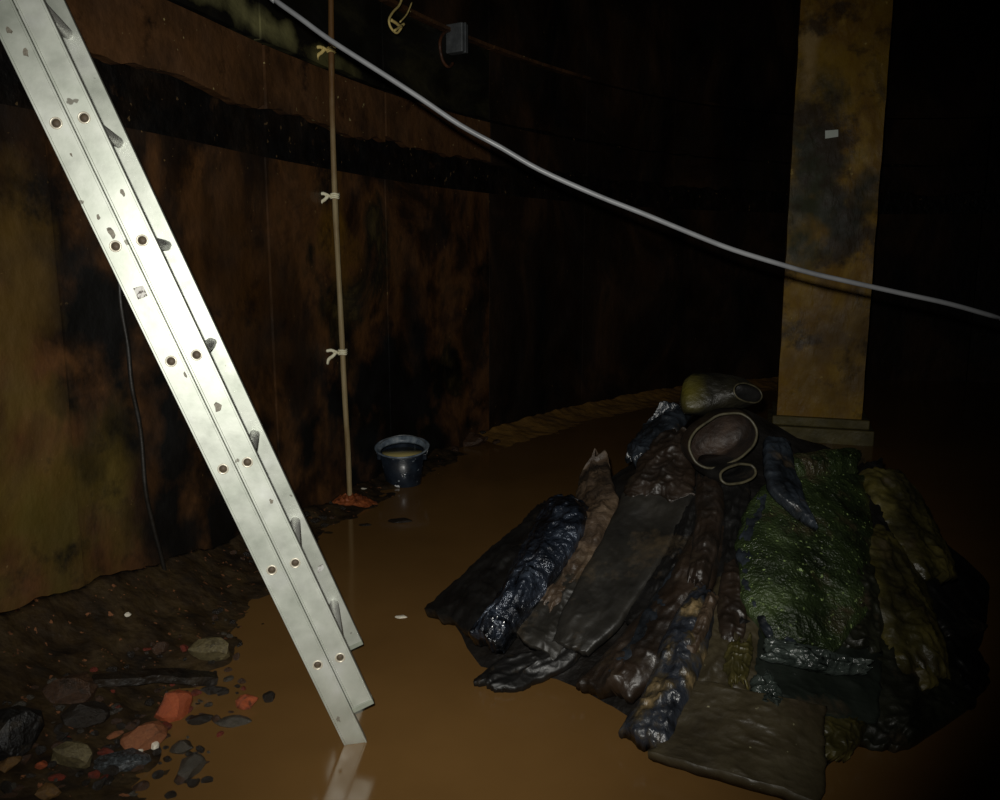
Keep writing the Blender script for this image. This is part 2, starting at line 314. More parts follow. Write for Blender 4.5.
# ------------------------------------------------------------------ tank shell
WP = [(-2.2, 0), (-1.75, 1.3), (-1.46, 2.25), (-1.2, 3.0), (-.98, 3.8), (-.55, 4.9), (0, 5.85), (.8, 6.85), (1.85, 7.75), (3.3, 8.4), (5, 8.3), (6.5, 7.3),
      (7.4, 5.5), (7.5, 3.2), (6.6, .8), (4.8, -1.2), (2.4, -2.2), (-.3, -1.9), (-1.7, -1.0)]
WC = [Vector((p.x, p.y, 0)) for p in catmull([Vector((a, b, 0)) for a, b in WP], 12, True)]
WL = [0.0]
for i in range(len(WC)): WL.append(WL[-1] + (WC[(i+1) % len(WC)] - WC[i]).length)
WTOT = WL[-1]
def wall_pt(s, z=0.0, off=0.0):
    """point on the wall line at arc length s, moved off metres into the room"""
    s %= WTOT
    lo, hi = 0, len(WC)
    while hi-lo > 1:
        m = (lo+hi)//2
        if WL[m] <= s: lo = m
        else: hi = m
    a = WC[lo]; b = WC[(lo+1) % len(WC)]; t = (s-WL[lo])/(WL[lo+1]-WL[lo])
    def nrm(i):
        d = (WC[(i+1) % len(WC)] - WC[i-1]).normalized(); return Vector((d.y, -d.x, 0))
    n = (nrm(lo)*(1-t) + nrm((lo+1) % len(WC))*t).normalized()
    return a.lerp(b, t) + n*off + Vector((0, 0, z))
def wall_n(s):
    return (wall_pt(s, 0, 1) - wall_pt(s, 0, 0)).normalized()
def on_wall(x, y):
    d = ray(x, y)
    for i in range(len(WC)):
        a = WC[i]; e = WC[(i+1) % len(WC)] - a
        det = -d.x*e.y + d.y*e.x
        if abs(det) < 1e-9: continue
        t = (-a.x*e.y + a.y*e.x)/det; s = (d.x*a.y - d.y*a.x)/det
        if t > 0 and 0 <= s <= 1: return WL[i] + s*(WL[i+1]-WL[i]), CH + t*d.z
    return 0, 0
TOP = 4.0
def wall_strip(name, s0, s1, z0, z1, off, thick, m, parent=None, ns=None, nz=2, jag=0.0, recentre=True, seed=0):
    ns = ns or max(3, int((s1-s0)/.12)+1)
    V = []
    for k, o in ((0, off), (1, off-thick)):
        for i in range(ns):
            s = s0 + (s1-s0)*i/(ns-1)
            for j in range(nz):
                z = z0 + (z1-z0)*j/(nz-1)
                if jag and j == 0: z += jag*noise.noise(Vector((s*2.3, seed, 0))) + jag*.6*noise.noise(Vector((s*9, seed, 4)))
                wob = 0.006*noise.noise(Vector((s*1.4, z*1.4, seed))) if k == 0 else 0
                V.append(wall_pt(s, z, o+wob))
    n = ns*nz; Fc = grid_faces(ns, nz) + grid_faces(ns, nz, n)
    for i in range(ns-1):
        for j in (0, nz-1):
            a = i*nz+j; Fc.append((a, a+nz, a+nz+n, a+n))
    for j in range(nz-1):
        for i in (0, ns-1):
            a = i*nz+j; Fc.append((a, a+1, a+1+n, a+n))
    o = mesh_obj(name, V, Fc, m, parent, recentre=recentre)
    es = o.modifiers.new('edges', 'EDGE_SPLIT'); es.split_angle = math.radians(40)
    return o
seams = [3.84-1.16*3, 3.84-1.16*2, 3.84-1.16, 3.84, 4.92, 6.10, 7.32, 8.50, 9.66]
while seams[-1] < WTOT-1.0: seams.append(seams[-1]+1.17)
seams[-1] = WTOT + seams[0]
bounds = [('wall_left', 0, 4), ('wall_back', 4, 12), ('wall_right', 12, 19), ('wall_front', 19, len(seams)-1)]
for wn, i0, i1 in bounds:
    i1 = min(i1, len(seams)-1)
    a, b = seams[i0], seams[i1]
    wl = wall_strip(wn, a, b, -.15, TOP, 0.0, .12, M['wall_groove'])
    tag(wl, None, None, None, 'structure')
    for i in range(i0, i1):
        p, q = seams[i]+.006, seams[i+1]-.006
        lo = M['wall'] if i < 5 else M['wall_far']
        wall_strip('wall_panel', p, q, -.1, 1.665, .035, .03, lo, wl, nz=8, seed=i)
        wall_strip('band_panel', p+.003, q-.003, 1.865, 2.115, .05, .045, M['wall_band'] if i < 5 else lo, wl, nz=3, jag=.055, seed=i, ns=40)
        wall_strip('upper_panel', p, q, 2.135, 2.565, .04, .035, M['wall_green'] if i < 5 else lo, wl, nz=4, jag=.02, seed=i+30)
        wall_strip('top_panel', p, q, 2.60, TOP-.01, .035, .03, M['wall_far'], wl, nz=6, seed=i+60)
        wall_strip('flange', p, q, 2.572, 2.592, .075, .075, M['wall_far'] if i > 5 else M['wall_band'], wl, nz=2, seed=i+90)
# floor, water, ceiling
def slab(name, z0, z1, m, inset=0.0):
    n = len(WC); V = [p + Vector((0, 0, z0)) for p in WC] + [p + Vector((0, 0, z1)) for p in WC]
    Fc = [tuple(range(n)), tuple(range(n, 2*n))] + [(i, (i+1) % n, n+(i+1) % n, n+i) for i in range(n)]
    return mesh_obj(name, V, Fc, m, smooth=False)
tag(slab('floor', -.25, -.13, M['bed']), kind='structure')
tag(slab('ceiling', TOP, TOP+.12, M['wall_far']), kind='structure')
wt = slab('murky_water', -.13, 0.0, M['water'])
tag(wt, 'murky brown water flooding the tank floor', 'water', None, 'stuff')

# ------------------------------------------------------------------ silt bank along the wall foot
def bank(name, label, s0, s1, width, height, m, ns=220, nv=44, seed=0, rough=.03):
    V = []
    for i in range(ns):
        t = i/(ns-1); s = s0+(s1-s0)*t
        wd = width(s); ht = height(s)
        for j in range(nv):
            v = j/(nv-1)
            p = wall_pt(s, 0, .036 + v*wd*(1+.22*noise.noise(Vector((s*2.2, seed, 0)))))
            z = ht*(1-v)**2.6 - .012*v*v*1.5
            z += rough*(1-v)*noise.noise(Vector((p.x*5, p.y*5, seed))) + rough*.7*noise.noise(Vector((p.x*13, p.y*13, seed)))*(1-.5*v) + rough*.35*abs(noise.noise(Vector((p.x*31, p.y*31, seed))))
            if j == nv-1: z = -.05
            V.append(Vector((p.x, p.y, z)))
    n = len(V); Fc = grid_faces(ns, nv)
    for i in range(ns):
        V.append(Vector((V[i*nv].x, V[i*nv].y, -.1)))
    for i in range(ns):
        V.append(Vector((V[i*nv+nv-1].x, V[i*nv+nv-1].y, -.1)))
    for i in range(ns-1):
        Fc.append((i*nv, (i+1)*nv, n+i+1, n+i)); Fc.append((i*nv+nv-1, (i+1)*nv+nv-1, n+ns+i+1, n+ns+i)); Fc.append((n+i, n+i+1, n+ns+i+1, n+ns+i))
    return mesh_obj(name, V, Fc, m)
def bank_w(s):
    pts = [(0.5, .85), (1.9, .86), (2.4, .78), (2.9, .56), (3.4, .36), (4.0, .26), (4.5, .30), (5.2, .28), (5.6, .18)]
    for (a, x), (b, y) in zip(pts, pts[1:]):
        if s <= b: return x + (y-x)*max(0, (s-a)/(b-a))
    return pts[-1][1]
def bank_h(s):
    pts = [(0.5, .28), (1.9, .28), (2.6, .23), (3.4, .12), (4.0, .05), (5.6, .04)]
    for (a, x), (b, y) in zip(pts, pts[1:]):
        if s <= b: return x + (y-x)*max(0, (s-a)/(b-a))
    return pts[-1][1]
bk = tag(bank('silt_bank', '', .7, 5.6, bank_w, bank_h, M['silt'], seed=3),
         'brown silt bank strewn with rubble along the stained wall foot', 'silt', None, 'stuff')
sb = tag(bank('sand_strip', '', 5.9, 10.2, lambda s: .42, lambda s: .07, M['sand'], seed=9, rough=.015),
         'ochre silt strip along the far wall foot', 'silt', None, 'stuff')
from mathutils.bvhtree import BVHTree
def bvh_of(*objs):
    V = []; P = []
    for o in objs:
        k = len(V); V += [o.location + v.co for v in o.data.vertices]; P += [tuple(k+i for i in p.vertices) for p in o.data.polygons]
    return BVHTree.FromPolygons(V, P)
ground_bvh = bvh_of(bk, sb, wt)
def drop(x, y):
    h = ground_bvh.ray_cast(Vector((x, y, 1.2)), Vector((0, 0, -1)))[0]
    return h.z if h else 0.0
def ground_px(x, y):
    h = ground_bvh.ray_cast(EYE, ray(x, y).normalized())[0]
    return h if h else gnd(x, y)

# ------------------------------------------------------------------ column
cx_rot = math.radians(18)
RZ = Matrix.Rotation(-cx_rot, 3, 'Z')
cl = at_y(773, 430, 5.72); cr_ = at_y(869, 430, 5.50)
col_c = Vector((2.27, 5.85, 0))
def colp(x, y, z): return col_c + RZ @ Vector((x, y, 0)) + Vector((0, 0, z))
column = empty('pillar', col_c)
tag(column, 'square ochre rust-stained pillar rising behind the heap', 'pillar')
HW = .272
def cbox(name, x0, x1, y0, y1, z0, z1, m, parent, bev=.01):
    V, Fc = box(colp((x0+x1)/2, (y0+y1)/2, (z0+z1)/2), (x1-x0, y1-y0, z1-z0), RZ)
    o = mesh_obj(name, V, Fc, m, parent, smooth=False)
    if bev: bevel(o, bev)
    return o
# shaft with a wavy, corroded surface
V = []; ring = []
nz_, ne = 60, 10
for k in range(nz_):
    z = .16 + (TOP-.16)*k/(nz_-1)
    pts = []
    for (ax, ay), (bx, by) in zip([(-HW, -HW), (HW, -HW), (HW, HW), (-HW, HW)], [(HW, -HW), (HW, HW), (-HW, HW), (-HW, -HW)]):
        for e in range(ne):
            t = e/ne; x = ax+(bx-ax)*t; y = ay+(by-ay)*t
            r = .006*noise.noise(Vector((x*7, y*7, z*5))) + .004*noise.noise(Vector((x*22, y*22, z*18)))
            q = Vector((x, y, 0)); q += q.normalized()*r
            pts.append(colp(q.x, q.y, z))
    V += pts
shaft = mesh_obj('shaft', V, grid_faces(nz_, ne*4, 0, True) + [tuple(range(ne*4)), tuple((nz_-1)*ne*4+i for i in range(ne*4))], M['column'], column)
sm = shaft.modifiers.new('e', 'EDGE_SPLIT'); sm.split_angle = math.radians(40)
cbox('plinth', -HW-.06, HW+.08, -HW-.07, HW+.07, -.1, .10, M['plinth'], column)
cbox('plinth_ledge', -HW-.03, HW+.05, -HW-.035, HW+.035, .10, .165, M['plinth'], column)
# thin peeling paint field on the front face, irregular outline
def face_patch(name, outline, m, parent, thick=.006):
    n = len(outline); V = [colp(x, -HW-thick-.006, z) for x, z in outline] + [colp(x, -HW+.004, z) for x, z in outline]
    Fc = [tuple(range(n)), tuple(range(n, 2*n))] + [(i, (i+1) % n, n+(i+1) % n, n+i) for i in range(n)]
    return mesh_obj(name, V, Fc, m, parent, smooth=False)
def colface(x, y):          # pixel on the column's front face -> (u, z)
    n = RZ @ Vector((0, -1, 0)); p0 = colp(0, -HW, 0); d = ray(x, y)
    t = (p0-EYE).dot(n)/d.dot(n); P = EYE + d*t
    return (RZ.transposed() @ (P-col_c)).x, P.z
ol = [colface(*q) for q in [(825, 131), (838, 130), (838, 137), (825, 139)]]
tg = face_patch('paper_tag', ol, M['white_tag'], column, .012); tg['label'] = 'small white tag stuck to the pillar'

# ------------------------------------------------------------------ ladder
LP = Vector((-.463, 1.962, .228)); LU = Vector((-.3537, -.068, .9329)).normalized()
LW = Vector((-.230, .967, -.032)); LW = (LW - LU*LW.dot(LU)).normalized(); LN = -LU.cross(LW)   # LN points up-right: from the lower to the upper section
if LN.x < 0: LN = -LN
WD = .38; PITCHN = .0575; SW = .0555; ST = .024
foot_base = LP - LU*.25
ladder = empty('extension_ladder', Vector((foot_base.x, foot_base.y, -.13)))
tag(ladder, 'aluminium extension ladder leaning from the water up against the wall', 'ladder')
def lad(l, nn, ww): return LP + LU*l + LN*nn + LW*ww
def stile(near, nc, l0, l1, rungs, name='stile'):
    """box section with raised lips; the outer face has a round hole at every rung"""
    hw = SW/2; lip = .0055; lh = .0022; rh = .0105; sg = -1 if near else 1
    def P(l, n, d):  # d: depth from the outer face inward
        return lad(l, nc+n, (0 if near else WD) - sg*d)
    V = []; Fc = []
    def add(pts): k = len(V); V.extend(pts); return k
    def quad(a, b, c, d): k = add([a, b, c, d]); Fc.append((k, k+1, k+2, k+3))
    iw = hw-lip
    # profile path (n, depth) without the central web of the outer face
    prof = [(iw, 0), (iw+.001, -lh), (hw-.001, -lh), (hw, -lh+.001), (hw, ST-.001), (hw-.001, ST), (-hw+.001, ST), (-hw, ST-.001), (-hw, -lh+.001), (-hw+.001, -lh), (-iw-.001, -lh), (-iw, 0)]
    for (a, b), (c, d) in zip(prof, prof[1:]): quad(P(l0, a, b), P(l1, a, b), P(l1, c, d), P(l0, c, d))
    # web with holes
    cur = l0; n = 16
    for r in rungs + [None]:
        nx = l1 if r is None else r-iw
        quad(P(cur, -iw, 0), P(nx, -iw, 0), P(nx, iw, 0), P(cur, iw, 0))
        if r is None: break
        k = len(V)
        for i in range(n):
            a = 2*math.pi*i/n + math.pi/4; ca, sa = math.cos(a), math.sin(a); m_ = max(abs(ca), abs(sa))
            V.append(P(r+ca/m_*iw, sa/m_*iw, 0))
        for i in range(n):
            a = 2*math.pi*i/n + math.pi/4; V.append(P(r+math.cos(a)*rh, math.sin(a)*rh, 0))
        for i in range(n): Fc.append((k+i, k+(i+1) % n, k+n+(i+1) % n, k+n+i))
        cur = r+iw
    o = mesh_obj(name, V, Fc, M['alu'], ladder, smooth=False)
    # flared rung ends: a child ring each, with the hollow of the rung behind it
    for r in rungs:
        pr = [(rh+.0028, 0), (rh+.0022, -.0014), (rh+.0004, -.0018), (rh-.0012, -.0006), (rh-.0016, .004)]
        Vv = []
        for i in range(n):
            a = 2*math.pi*i/n
            for rr, d in pr: Vv.append(P(r+math.cos(a)*rr, math.sin(a)*rr, d))
        mesh_obj('rung_end', Vv, grid_faces(n, len(pr), 0, False, True), M['eyelet'], o)
        Vv = []
        for i in range(n):
            a = 2*math.pi*i/n
            for rr, d in ((rh-.0016, .003), (rh-.0016, .02), (.0001, .0205)): Vv.append(P(r+math.cos(a)*rr, math.sin(a)*rr, d))
        mesh_obj('rung_hollow', Vv, grid_faces(n, 3, 0, False, True), M['dark_hole'], o)
    return o
def prism_on(l0, l1, n0, n1, d0, d1, nc, near):
    sg = -1 if near else 1
    V = [lad(l, nc+n, (0 if near else WD)-sg*d) for l in (l0, l1) for n in (n0, n1) for d in (d0, d1)]
    return V, [(0, 1, 3, 2), (4, 6, 7, 5), (0, 4, 5, 1), (2, 3, 7, 6), (0, 2, 6, 4), (1, 5, 7, 3)]
sections = [(0.0, -.36, 2.44, 0.0), (PITCHN, -.152, 2.52, -.008)]
stiles = {}
for si, (nc, l0, l1, sh) in enumerate(sections):
    rungs = [sh + .28*k for k in range(0 if si else -1, 11) if l0+.05 < sh+.28*k < l1-.05]
    for near in (True, False):
        s = stile(near, nc, l0, l1, rungs if True else [])
        stiles[(si, near)] = s
        hw = SW/2
        c = mesh_obj('end_cap', *prism_on(l0-.012, l0+.003, -hw-.0008, hw+.0008, -.003, ST+.001, nc, near), M['foot' if si == 0 else 'cap'], s, smooth=False); bevel(c, .002)
        c = mesh_obj('end_cap', *prism_on(l1-.003, l1+.012, -hw-.0008, hw+.0008, -.003, ST+.001, nc, near), M['cap'], s, smooth=False); bevel(c, .002)
    for r in rungs:
        a = lad(r, nc, .020); b = lad(r, nc, WD-.020)
        # rung: rounded square tube with fluted tread
        V = []; n = 16
        for P0 in (a, b):
            for i in range(n):
                an = 2*math.pi*i/n; rr = .0140*(1+.06*math.cos(4*an))*(1+(.03 if i % 2 else -.03))
                V.append(P0 + LU*math.cos(an)*rr + LN*math.sin(an)*rr)
        o = mesh_obj('rung', V, grid_faces(2, n, 0, True), M['alu_rung'], ladder)
# guide bracket joining the two sections, stickers, scuffs
for near in (True, False):
    c = mesh_obj('guide_bracket', *prism_on(2.30, 2.38, -.02, PITCHN+.034, -.010, -.0035, 0.0, near), M['alu_rung'], ladder, smooth=False); bevel(c, .0015)
def decal(si, near, pl, pn, m, name, inner=False, parent=None):
    """thin many-sided sticker; outline in (along, across) metres about a centre"""
    nc = sections[si][0]; n = len(pl); sg = -1 if near else 1
    d = (ST+.0003) if inner else -.0003
    dd = .0012 if inner else -.0012
    if not inner: d, dd = .0005, -.0008
    else: d, dd = ST-.0005, ST+.0010
    V = [lad(a, nc+b, (0 if near else WD)-sg*x) for x in (d, dd) for a, b in zip(pl, pn)]
    return mesh_obj(name, V, [tuple(range(n)), tuple(range(n, 2*n))] + [(i, (i+1) % n, n+(i+1) % n, n+i) for i in range(n)], m, parent or stiles[(si, near)], smooth=False)
st = decal(0, True, [.995, .995, 1.020, 1.022], [-.006, .016, .017, -.005], M['sticker_dark'], 'sticker'); st['label'] = 'small printed sticker on the stile'
rs = random.Random(5)
def smear(si, near, l, nn, ln, wn, inner=False, m='scuff'):
    k = 9; pl = []; pn = []
    for i in range(k):
        a = 2*math.pi*i/k; q = rs.uniform(.5, 1)
        pl.append(l+math.cos(a)*ln*q); pn.append(max(-.021, min(.021, nn+math.sin(a)*wn*q)))
    return decal(si, near, pl, pn, M[m], 'mud_smear', inner)
for l, nn, ln, wn in [(1.15, .004, .016, .008), (1.19, -.006, .008, .006), (1.55, .006, .012, .008), (1.60, -.004, .009, .007), (.80, .015, .010, .004), (1.33, .0, .007, .003)]: smear(0, True, l, nn, ln, wn)
for l, nn, ln, wn in [(-.16, -.012, .012, .006)]: smear(0, True, l, nn, ln, wn)
for l, nn, ln, wn in [(.70, -.006, .016, .012), (1.22, .006, .010, .006), (.44, .012, .008, .006)]: smear(1, True, l, nn, ln, wn)
for l, nn, ln in [(.10, .012, .022)]:
    d_ = decal(1, False, [l, l+ln*.3, l+ln, l+ln*.9, l+ln*.1], [nn-.014, nn+.006, nn+.008, nn-.008, nn-.016], M['sticker'], 'sticker', True); d_['label'] = 'peeling remnant of a sticker'

# ------------------------------------------------------------------ pole with knots
pole_px = [(331, -160), (331, -60), (331, 0), (332, 100), (335, 200), (340, 300), (345, 400), (348.5, 460), (350, 508)]
PY = 4.086
pole_pts = [at_y(x, y, PY) for x, y in pole_px]
pole_pts = [Vector((pole_pts[0].x+.0, PY, TOP))] + [p for p in pole_pts if p.z < TOP-.1] 
pole_pts[-1].z = -.13
pp = catmull(pole_pts, 5)
pr = [.0135 + .0015*noise.noise(Vector((p.z*3, 1, 2))) for p in pp]
tag(mesh_obj('pole', *tube(pp, pr, 10), M['pole']), 'thin weathered upright pole standing in the rust heap by the wall', 'pole')
def pole_at(y):
    P = [at_y(x, yy, PY) for x, yy in pole_px]
    for (a, b), (c, d) in zip(pole_px, pole_px[1:]):
        if b <= y <= d: return at_y(a+(c-a)*(y-b)/(d-b), y, PY)
def knot(y, m, label, sc=1.0):
    c = pole_at(y); parts = []
    for k in range(3):      # turns round the pole
        z = c.z + (k-1)*.009
        parts.append(tube([Vector((c.x+math.cos(a)*.0195, c.y+math.sin(a)*.0195, z+.002*math.sin(3*a))) for a in [2*math.pi*i/14 for i in range(15)]], .0045, 6))
    kx = Vector((c.x-.030, c.y-.012, c.z))
    parts.append(tube([kx+Vector((.012, 0, -.006)), kx+Vector((-.004, -.008, .006)), kx+Vector((-.016, -.002, -.004)), kx+Vector((.004, .008, .004))], .007, 6))
    j = sc*1.3
    parts.append(tube(catmull([kx, kx+Vector((-.016, -.004, .008))*j, kx+Vector((-.034, -.006, .006))*j, kx+Vector((-.046, -.004, .014))*j], 3), [.0085]*9+[.011], 6))
    parts.append(tube(catmull([kx, kx+Vector((-.012, -.006, -.014))*j, kx+Vector((-.024, -.006, -.022))*j, kx+Vector((-.036, -.004, -.040))*j], 3), [.0085]*8+[.012, .013], 6))
    return tag(mesh_obj('twine_knot', *join(*parts), m), label, 'knot', 'twine knots tied round the pole')
knot(50, M['twine_old'], 'yellowed twine knot tied highest on the pole, by the crossing cable', .9)
knot(196, M['twine'], 'pale twine knot tied midway up the pole')
knot(352, M['twine'], 'pale twine knot tied lowest on the pole, nearest the rust heap', 1.05)
# rust heap at the pole foot
pf = Vector((pole_pts[-1].x, PY, 0))
V = []; nr, na = 16, 48
for i in range(nr):
    r = i/(nr-1)
    for k in range(na):
        a = 2*math.pi*k/na; R = .145*r*(1+.12*math.sin(2*a+1)+.1*noise.noise(Vector((math.cos(a)*2, math.sin(a)*2, 3))))
        z = .06*(1-r)**.8 + .03*noise.noise(Vector((math.cos(a)*R*60, math.sin(a)*R*60, 0)))*(1.1-r) - .02*r*r*r
        V.append(pf + Vector((math.cos(a)*R*1.0, math.sin(a)*R*.9, z)))
rp = mesh_obj('rust_heap', V, grid_faces(nr, na, 0, True), M['rustpile'])
tag(rp, 'small heap of orange rust grit round the pole foot', 'heap', None, 'stuff')

# ------------------------------------------------------------------ cables
CY = 2.45
cab_px = [(262, -12), (275, 0), (300, 18), (330, 40), (380, 72), (420, 98), (460, 125), (500, 147), (540, 170), (596, 195), (644, 214), (700, 237), (734, 250), (776, 263), (811, 273), (846, 281), (900, 293), (950, 304), (1000, 318), (1030, 325)]
cab = [at_y(x, y, CY) for x, y in cab_px]
e = cab[0]; cab = [e + Vector((-1.15, .0, TOP-e.z+0.0)), e + Vector((-.75, 0, 1.0)), e + Vector((-.3, 0, .33))] + cab
e = cab[-1]; cab += [e + Vector((.9, .05, -.20)), e + Vector((2.0, .1, -.50)), e + Vector((2.9, .15, -e.z+.10)), e + Vector((3.5, .2, -e.z+.008)), e + Vector((4.4, .3, -e.z+.008))]
tag(mesh_obj('cable', *tube(catmull(cab, 4), .0074, 10), M['cable']), 'pale grey cable slung slantwise across the tank', 'cable')
hc = []
for x, y in [(100, 215), (104, 260), (107, 305), (114, 345), (118, 385), (127, 430), (132, 488), (139, 520), (147, 550), (157, 585), (168, 616)]:
    s, z = on_wall(x, y); hc.append(wall_pt(s, z, .058))
hc = [wall_pt(on_wall(98, 190)[0], 1.66, .060)] + hc[1:]
hc[-1].z = drop(hc[-1].x, hc[-1].y) - .01
tag(mesh_obj('hanging_cable', *tube(catmull(hc, 4), .008, 8), M['cable_black']), 'thin black cable hanging down the stained wall behind the ladder', 'cable')

# ------------------------------------------------------------------ bracket, hook and twine high on the wall
def wp(x, y, off):       # a point off metres in front of the wall, still on the same line of sight
    s_, z_ = on_wall(x, y); P = wall_pt(s_, z_); d = (EYE-P).normalized(); return P + d*(off/max(.3, d.dot(wall_n(s_))))
s, z = on_wall(457, 39); bc = wp(457, 39, .10); n = wall_n(s)
br = empty('wall_bracket', bc - n*.05); tag(br, 'small grey metal bracket with rusty hook high on the wall', 'bracket')
Rw = Matrix(((n.y, n.x, 0), (-n.x, n.y, 0), (0, 0, 1)))   # x along the wall, y into the room
ang = math.atan2(n.y, n.x); Rw = Matrix.Rotation(ang-math.pi/2, 3, 'Z')
o = mesh_obj('bracket_body', *box(bc, (.07, .12, .165), Rw), M['zinc'], br, smooth=False); bevel(o, .008)
o = mesh_obj('rib', *box(bc + n*.055, (.014, .02, .17), Rw), M['zinc'], br, smooth=False); bevel(o, .003)
s2, z2 = on_wall(443, 50)
mesh_obj('hook', *tube(catmull([wp(452, 30, .05), wp(444, 33, .10), wp(440, 42, .11), wp(441, 54, .11), wp(444, 63, .115), wp(449, 67, .12), wp(453, 63, .12)], 4), .009, 8), M['rusty'], br)
# twine
tw = [(404, -40), (403, -10), (400, 4), (393, 12), (389, 20), (391, 28), (397, 33), (402, 26), (394, 31)]
V1 = tube(catmull([wp(x, y, .22+.01*i) for i, (x, y) in enumerate(tw)], 4), .006, 6)
V2 = tube(catmull([wp(391, 20, .25), wp(396, 23, .26), (wp(400, 26, .26)), wp(404, 24, .26)], 4), .008, 6)
V3 = tube(catmull([wp(412, 2, .24), wp(407, 14, .25), wp(400, 22, .26)], 4), .004, 6)
V1 = join(V1, tube([wp(404, -40, .22), Vector((wp(404, -40, .22).x, wp(404, -40, .22).y, TOP))], .006, 6))
tag(mesh_obj('twine', *join(V1, V2, V3), M['twine_old']), 'knotted end of yellowed twine dangling above the cable', 'twine')

# ------------------------------------------------------------------ bucket
bp_ = gnd(402, 487); bx, by = bp_.x, bp_.y+.09
bkt = empty('bucket', (bx, by, -.03)); tag(bkt, 'dark blue plastic bucket of murky liquid standing by the wall', 'bucket')
def lathe(prof, n=36, c=(0, 0), closed=False):
    V = [Vector((c[0]+math.cos(2*math.pi*k/n)*r, c[1]+math.sin(2*math.pi*k/n)*r, z)) for k in range(n) for r, z in prof]
    return V, grid_faces(n, len(prof), 0, closed, True)
mesh_obj('body', *lathe([(.001, -.03), (.088, -.03), (.094, -.022), (.124, .205), (.120, .205), (.090, -.015), (.001, -.015)], 40, (bx, by)), M['bucket'], bkt)
mesh_obj('rim', *lathe([(.119, .196), (.124, .200), (.142, .214), (.150, .220), (.151, .226), (.144, .227), (.134, .221), (.120, .206), (.1165, .19)], 40, (bx, by), True), M['bucket_rim'], bkt)
for sgn in (-1, 1):
    V, Fc = box((bx+sgn*.126, by-.02, .176), (.02, .03, .035)); o = mesh_obj('handle_ear', V, Fc, M['bucket'], bkt, smooth=False); bevel(o, .004)
hp = [Vector((bx+.142*math.cos(a), by-.02+.142*math.sin(a)*1.02, .208+.030*abs(math.sin(a)))) for a in [math.pi*i/16 for i in range(17)]]
hp = [Vector((bx+.134, by-.02, .180))] + hp + [Vector((bx-.134, by-.02, .180))]
mesh_obj('handle', *tube(hp, .003, 6), M['zinc'], bkt)
TILT = math.radians(11)
lv, lf = lathe([(.001, .192), (.110, .192), (.110, .18), (.001, .18)], 40, (bx, by))
lv = [Vector((v.x, v.y, v.z + math.tan(TILT)*(by-v.y))) for v in lv]      # stays level in the leaning bucket
mesh_obj('liquid', lv, lf, M['bucket_fill'], bkt)
V = []
for z in (.016, .034):
    for k in range(5):
        a = math.radians(-112 + k*4); r = .0945 + (z+.022)*(.030/.227) + .002
        V.append(Vector((bx+math.cos(a)*r, by+math.sin(a)*r, z+ (.004 if k % 2 else 0))))
o = mesh_obj('printed_mark', V, grid_faces(2, 5), M['white_fleck'], bkt); o.modifiers.new('s', 'SOLIDIFY').thickness = .001

bkt.rotation_euler = (TILT, 0, 0)
# ------------------------------------------------------------------ rubble
def rock_mesh(seed, sub=2, sx=1, sy=1, sz=.7, chunk=.35):
    bm = bmesh.new(); bmesh.ops.create_icosphere(bm, subdivisions=sub, radius=.5)
    rr = random.Random(seed)
    planes = [(Vector((rr.uniform(-1, 1), rr.uniform(-1, 1), rr.uniform(-1, 1))).normalized(), rr.uniform(.26, .42)) for _ in range(9)]
    for v in bm.verts:
        for nrm, d in planes:
            q = v.co.dot(nrm)
            if q > d: v.co -= nrm*(q-d)
        v.co += v.co.normalized()*.06*noise.noise(v.co*4+Vector((seed*3.1, 0, 0)))
        v.co = Vector((v.co.x*sx, v.co.y*sy, v.co.z*sz))
    zmin = min(v.co.z for v in bm.verts)
    for v in bm.verts: v.co.z -= zmin
    me = bpy.data.meshes.new('stone'); bm.to_mesh(me); bm.free()
    return me
ROCKS = [rock_mesh(i, 2, 1, .8, .55) for i in range(9)] + [rock_mesh(20+i, 2, 1.0, .55, .28) for i in range(4)] + [rock_mesh(40+i, 2, 1.0, .7, .75) for i in range(4)]
rock_cache = {}
def rock(name, x, y, wpx, m, label, cat='stone', group=None, kind=0, rot=None, tilt=None, sink=.25, pos=None):
    p = pos if pos is not None else ground_px(x, y)
    dist = (p-EYE).length; size = wpx/F*dist
    key = (kind, m)
    if key not in rock_cache:
        me = ROCKS[kind].copy(); me.materials.append(M[m]); rock_cache[key] = me
    o = bpy.data.objects.new(name, rock_cache[key]); COL.objects.link(o)
    rr = random.Random(int(x*7+y*13))
    ht = max(v.co.z for v in ROCKS[kind].vertices)*size
    o.location = (p.x, p.y, p.z - ht*sink)
    o.scale = (size, size, size)
    o.rotation_euler = (tilt[0] if tilt else rr.uniform(-.2, .2), tilt[1] if tilt else rr.uniform(-.2, .2), rot if rot is not None else rr.uniform(0, 6.28))
    return tag(o, label, cat, group)
rock('brick_fragment', 174, 712, 40, 'r_orange', 'bright orange brick fragment lying on the rubble', 'brick', None, 13, .5)
rock('brick_fragment', 140, 742, 46, 'r_pink', 'largest dusty orange-brown brick fragment among the grey stones', 'brick', None, 1, .4)
rock('brick_fragment', 249, 706, 22, 'r_orange', 'small orange brick fragment alone at the water edge', 'brick', None, 14, .2)
rock('brick_fragment', 166, 729, 16, 'r_red', 'red brick chip against the large dusty fragment', 'brick', None, 3)
rock('brick_fragment', 114, 736, 17, 'r_pink', 'slim pale brick sliver beside the large dusty fragment', 'brick', None, 10, .7)
rock('brick_fragment', 131, 727, 14, 'r_brown', 'brown brick chip resting behind the large dusty fragment', 'brick', None, 5)
rock('brick_fragment', 183, 650, 12, 'r_red', 'red brick chip at the foot of the hanging cable', 'brick', None, 4)
rock('brick_fragment', 161, 650, 22, 'r_brown', 'rusty brown clod at the foot of the hanging cable', 'brick', None, 6)
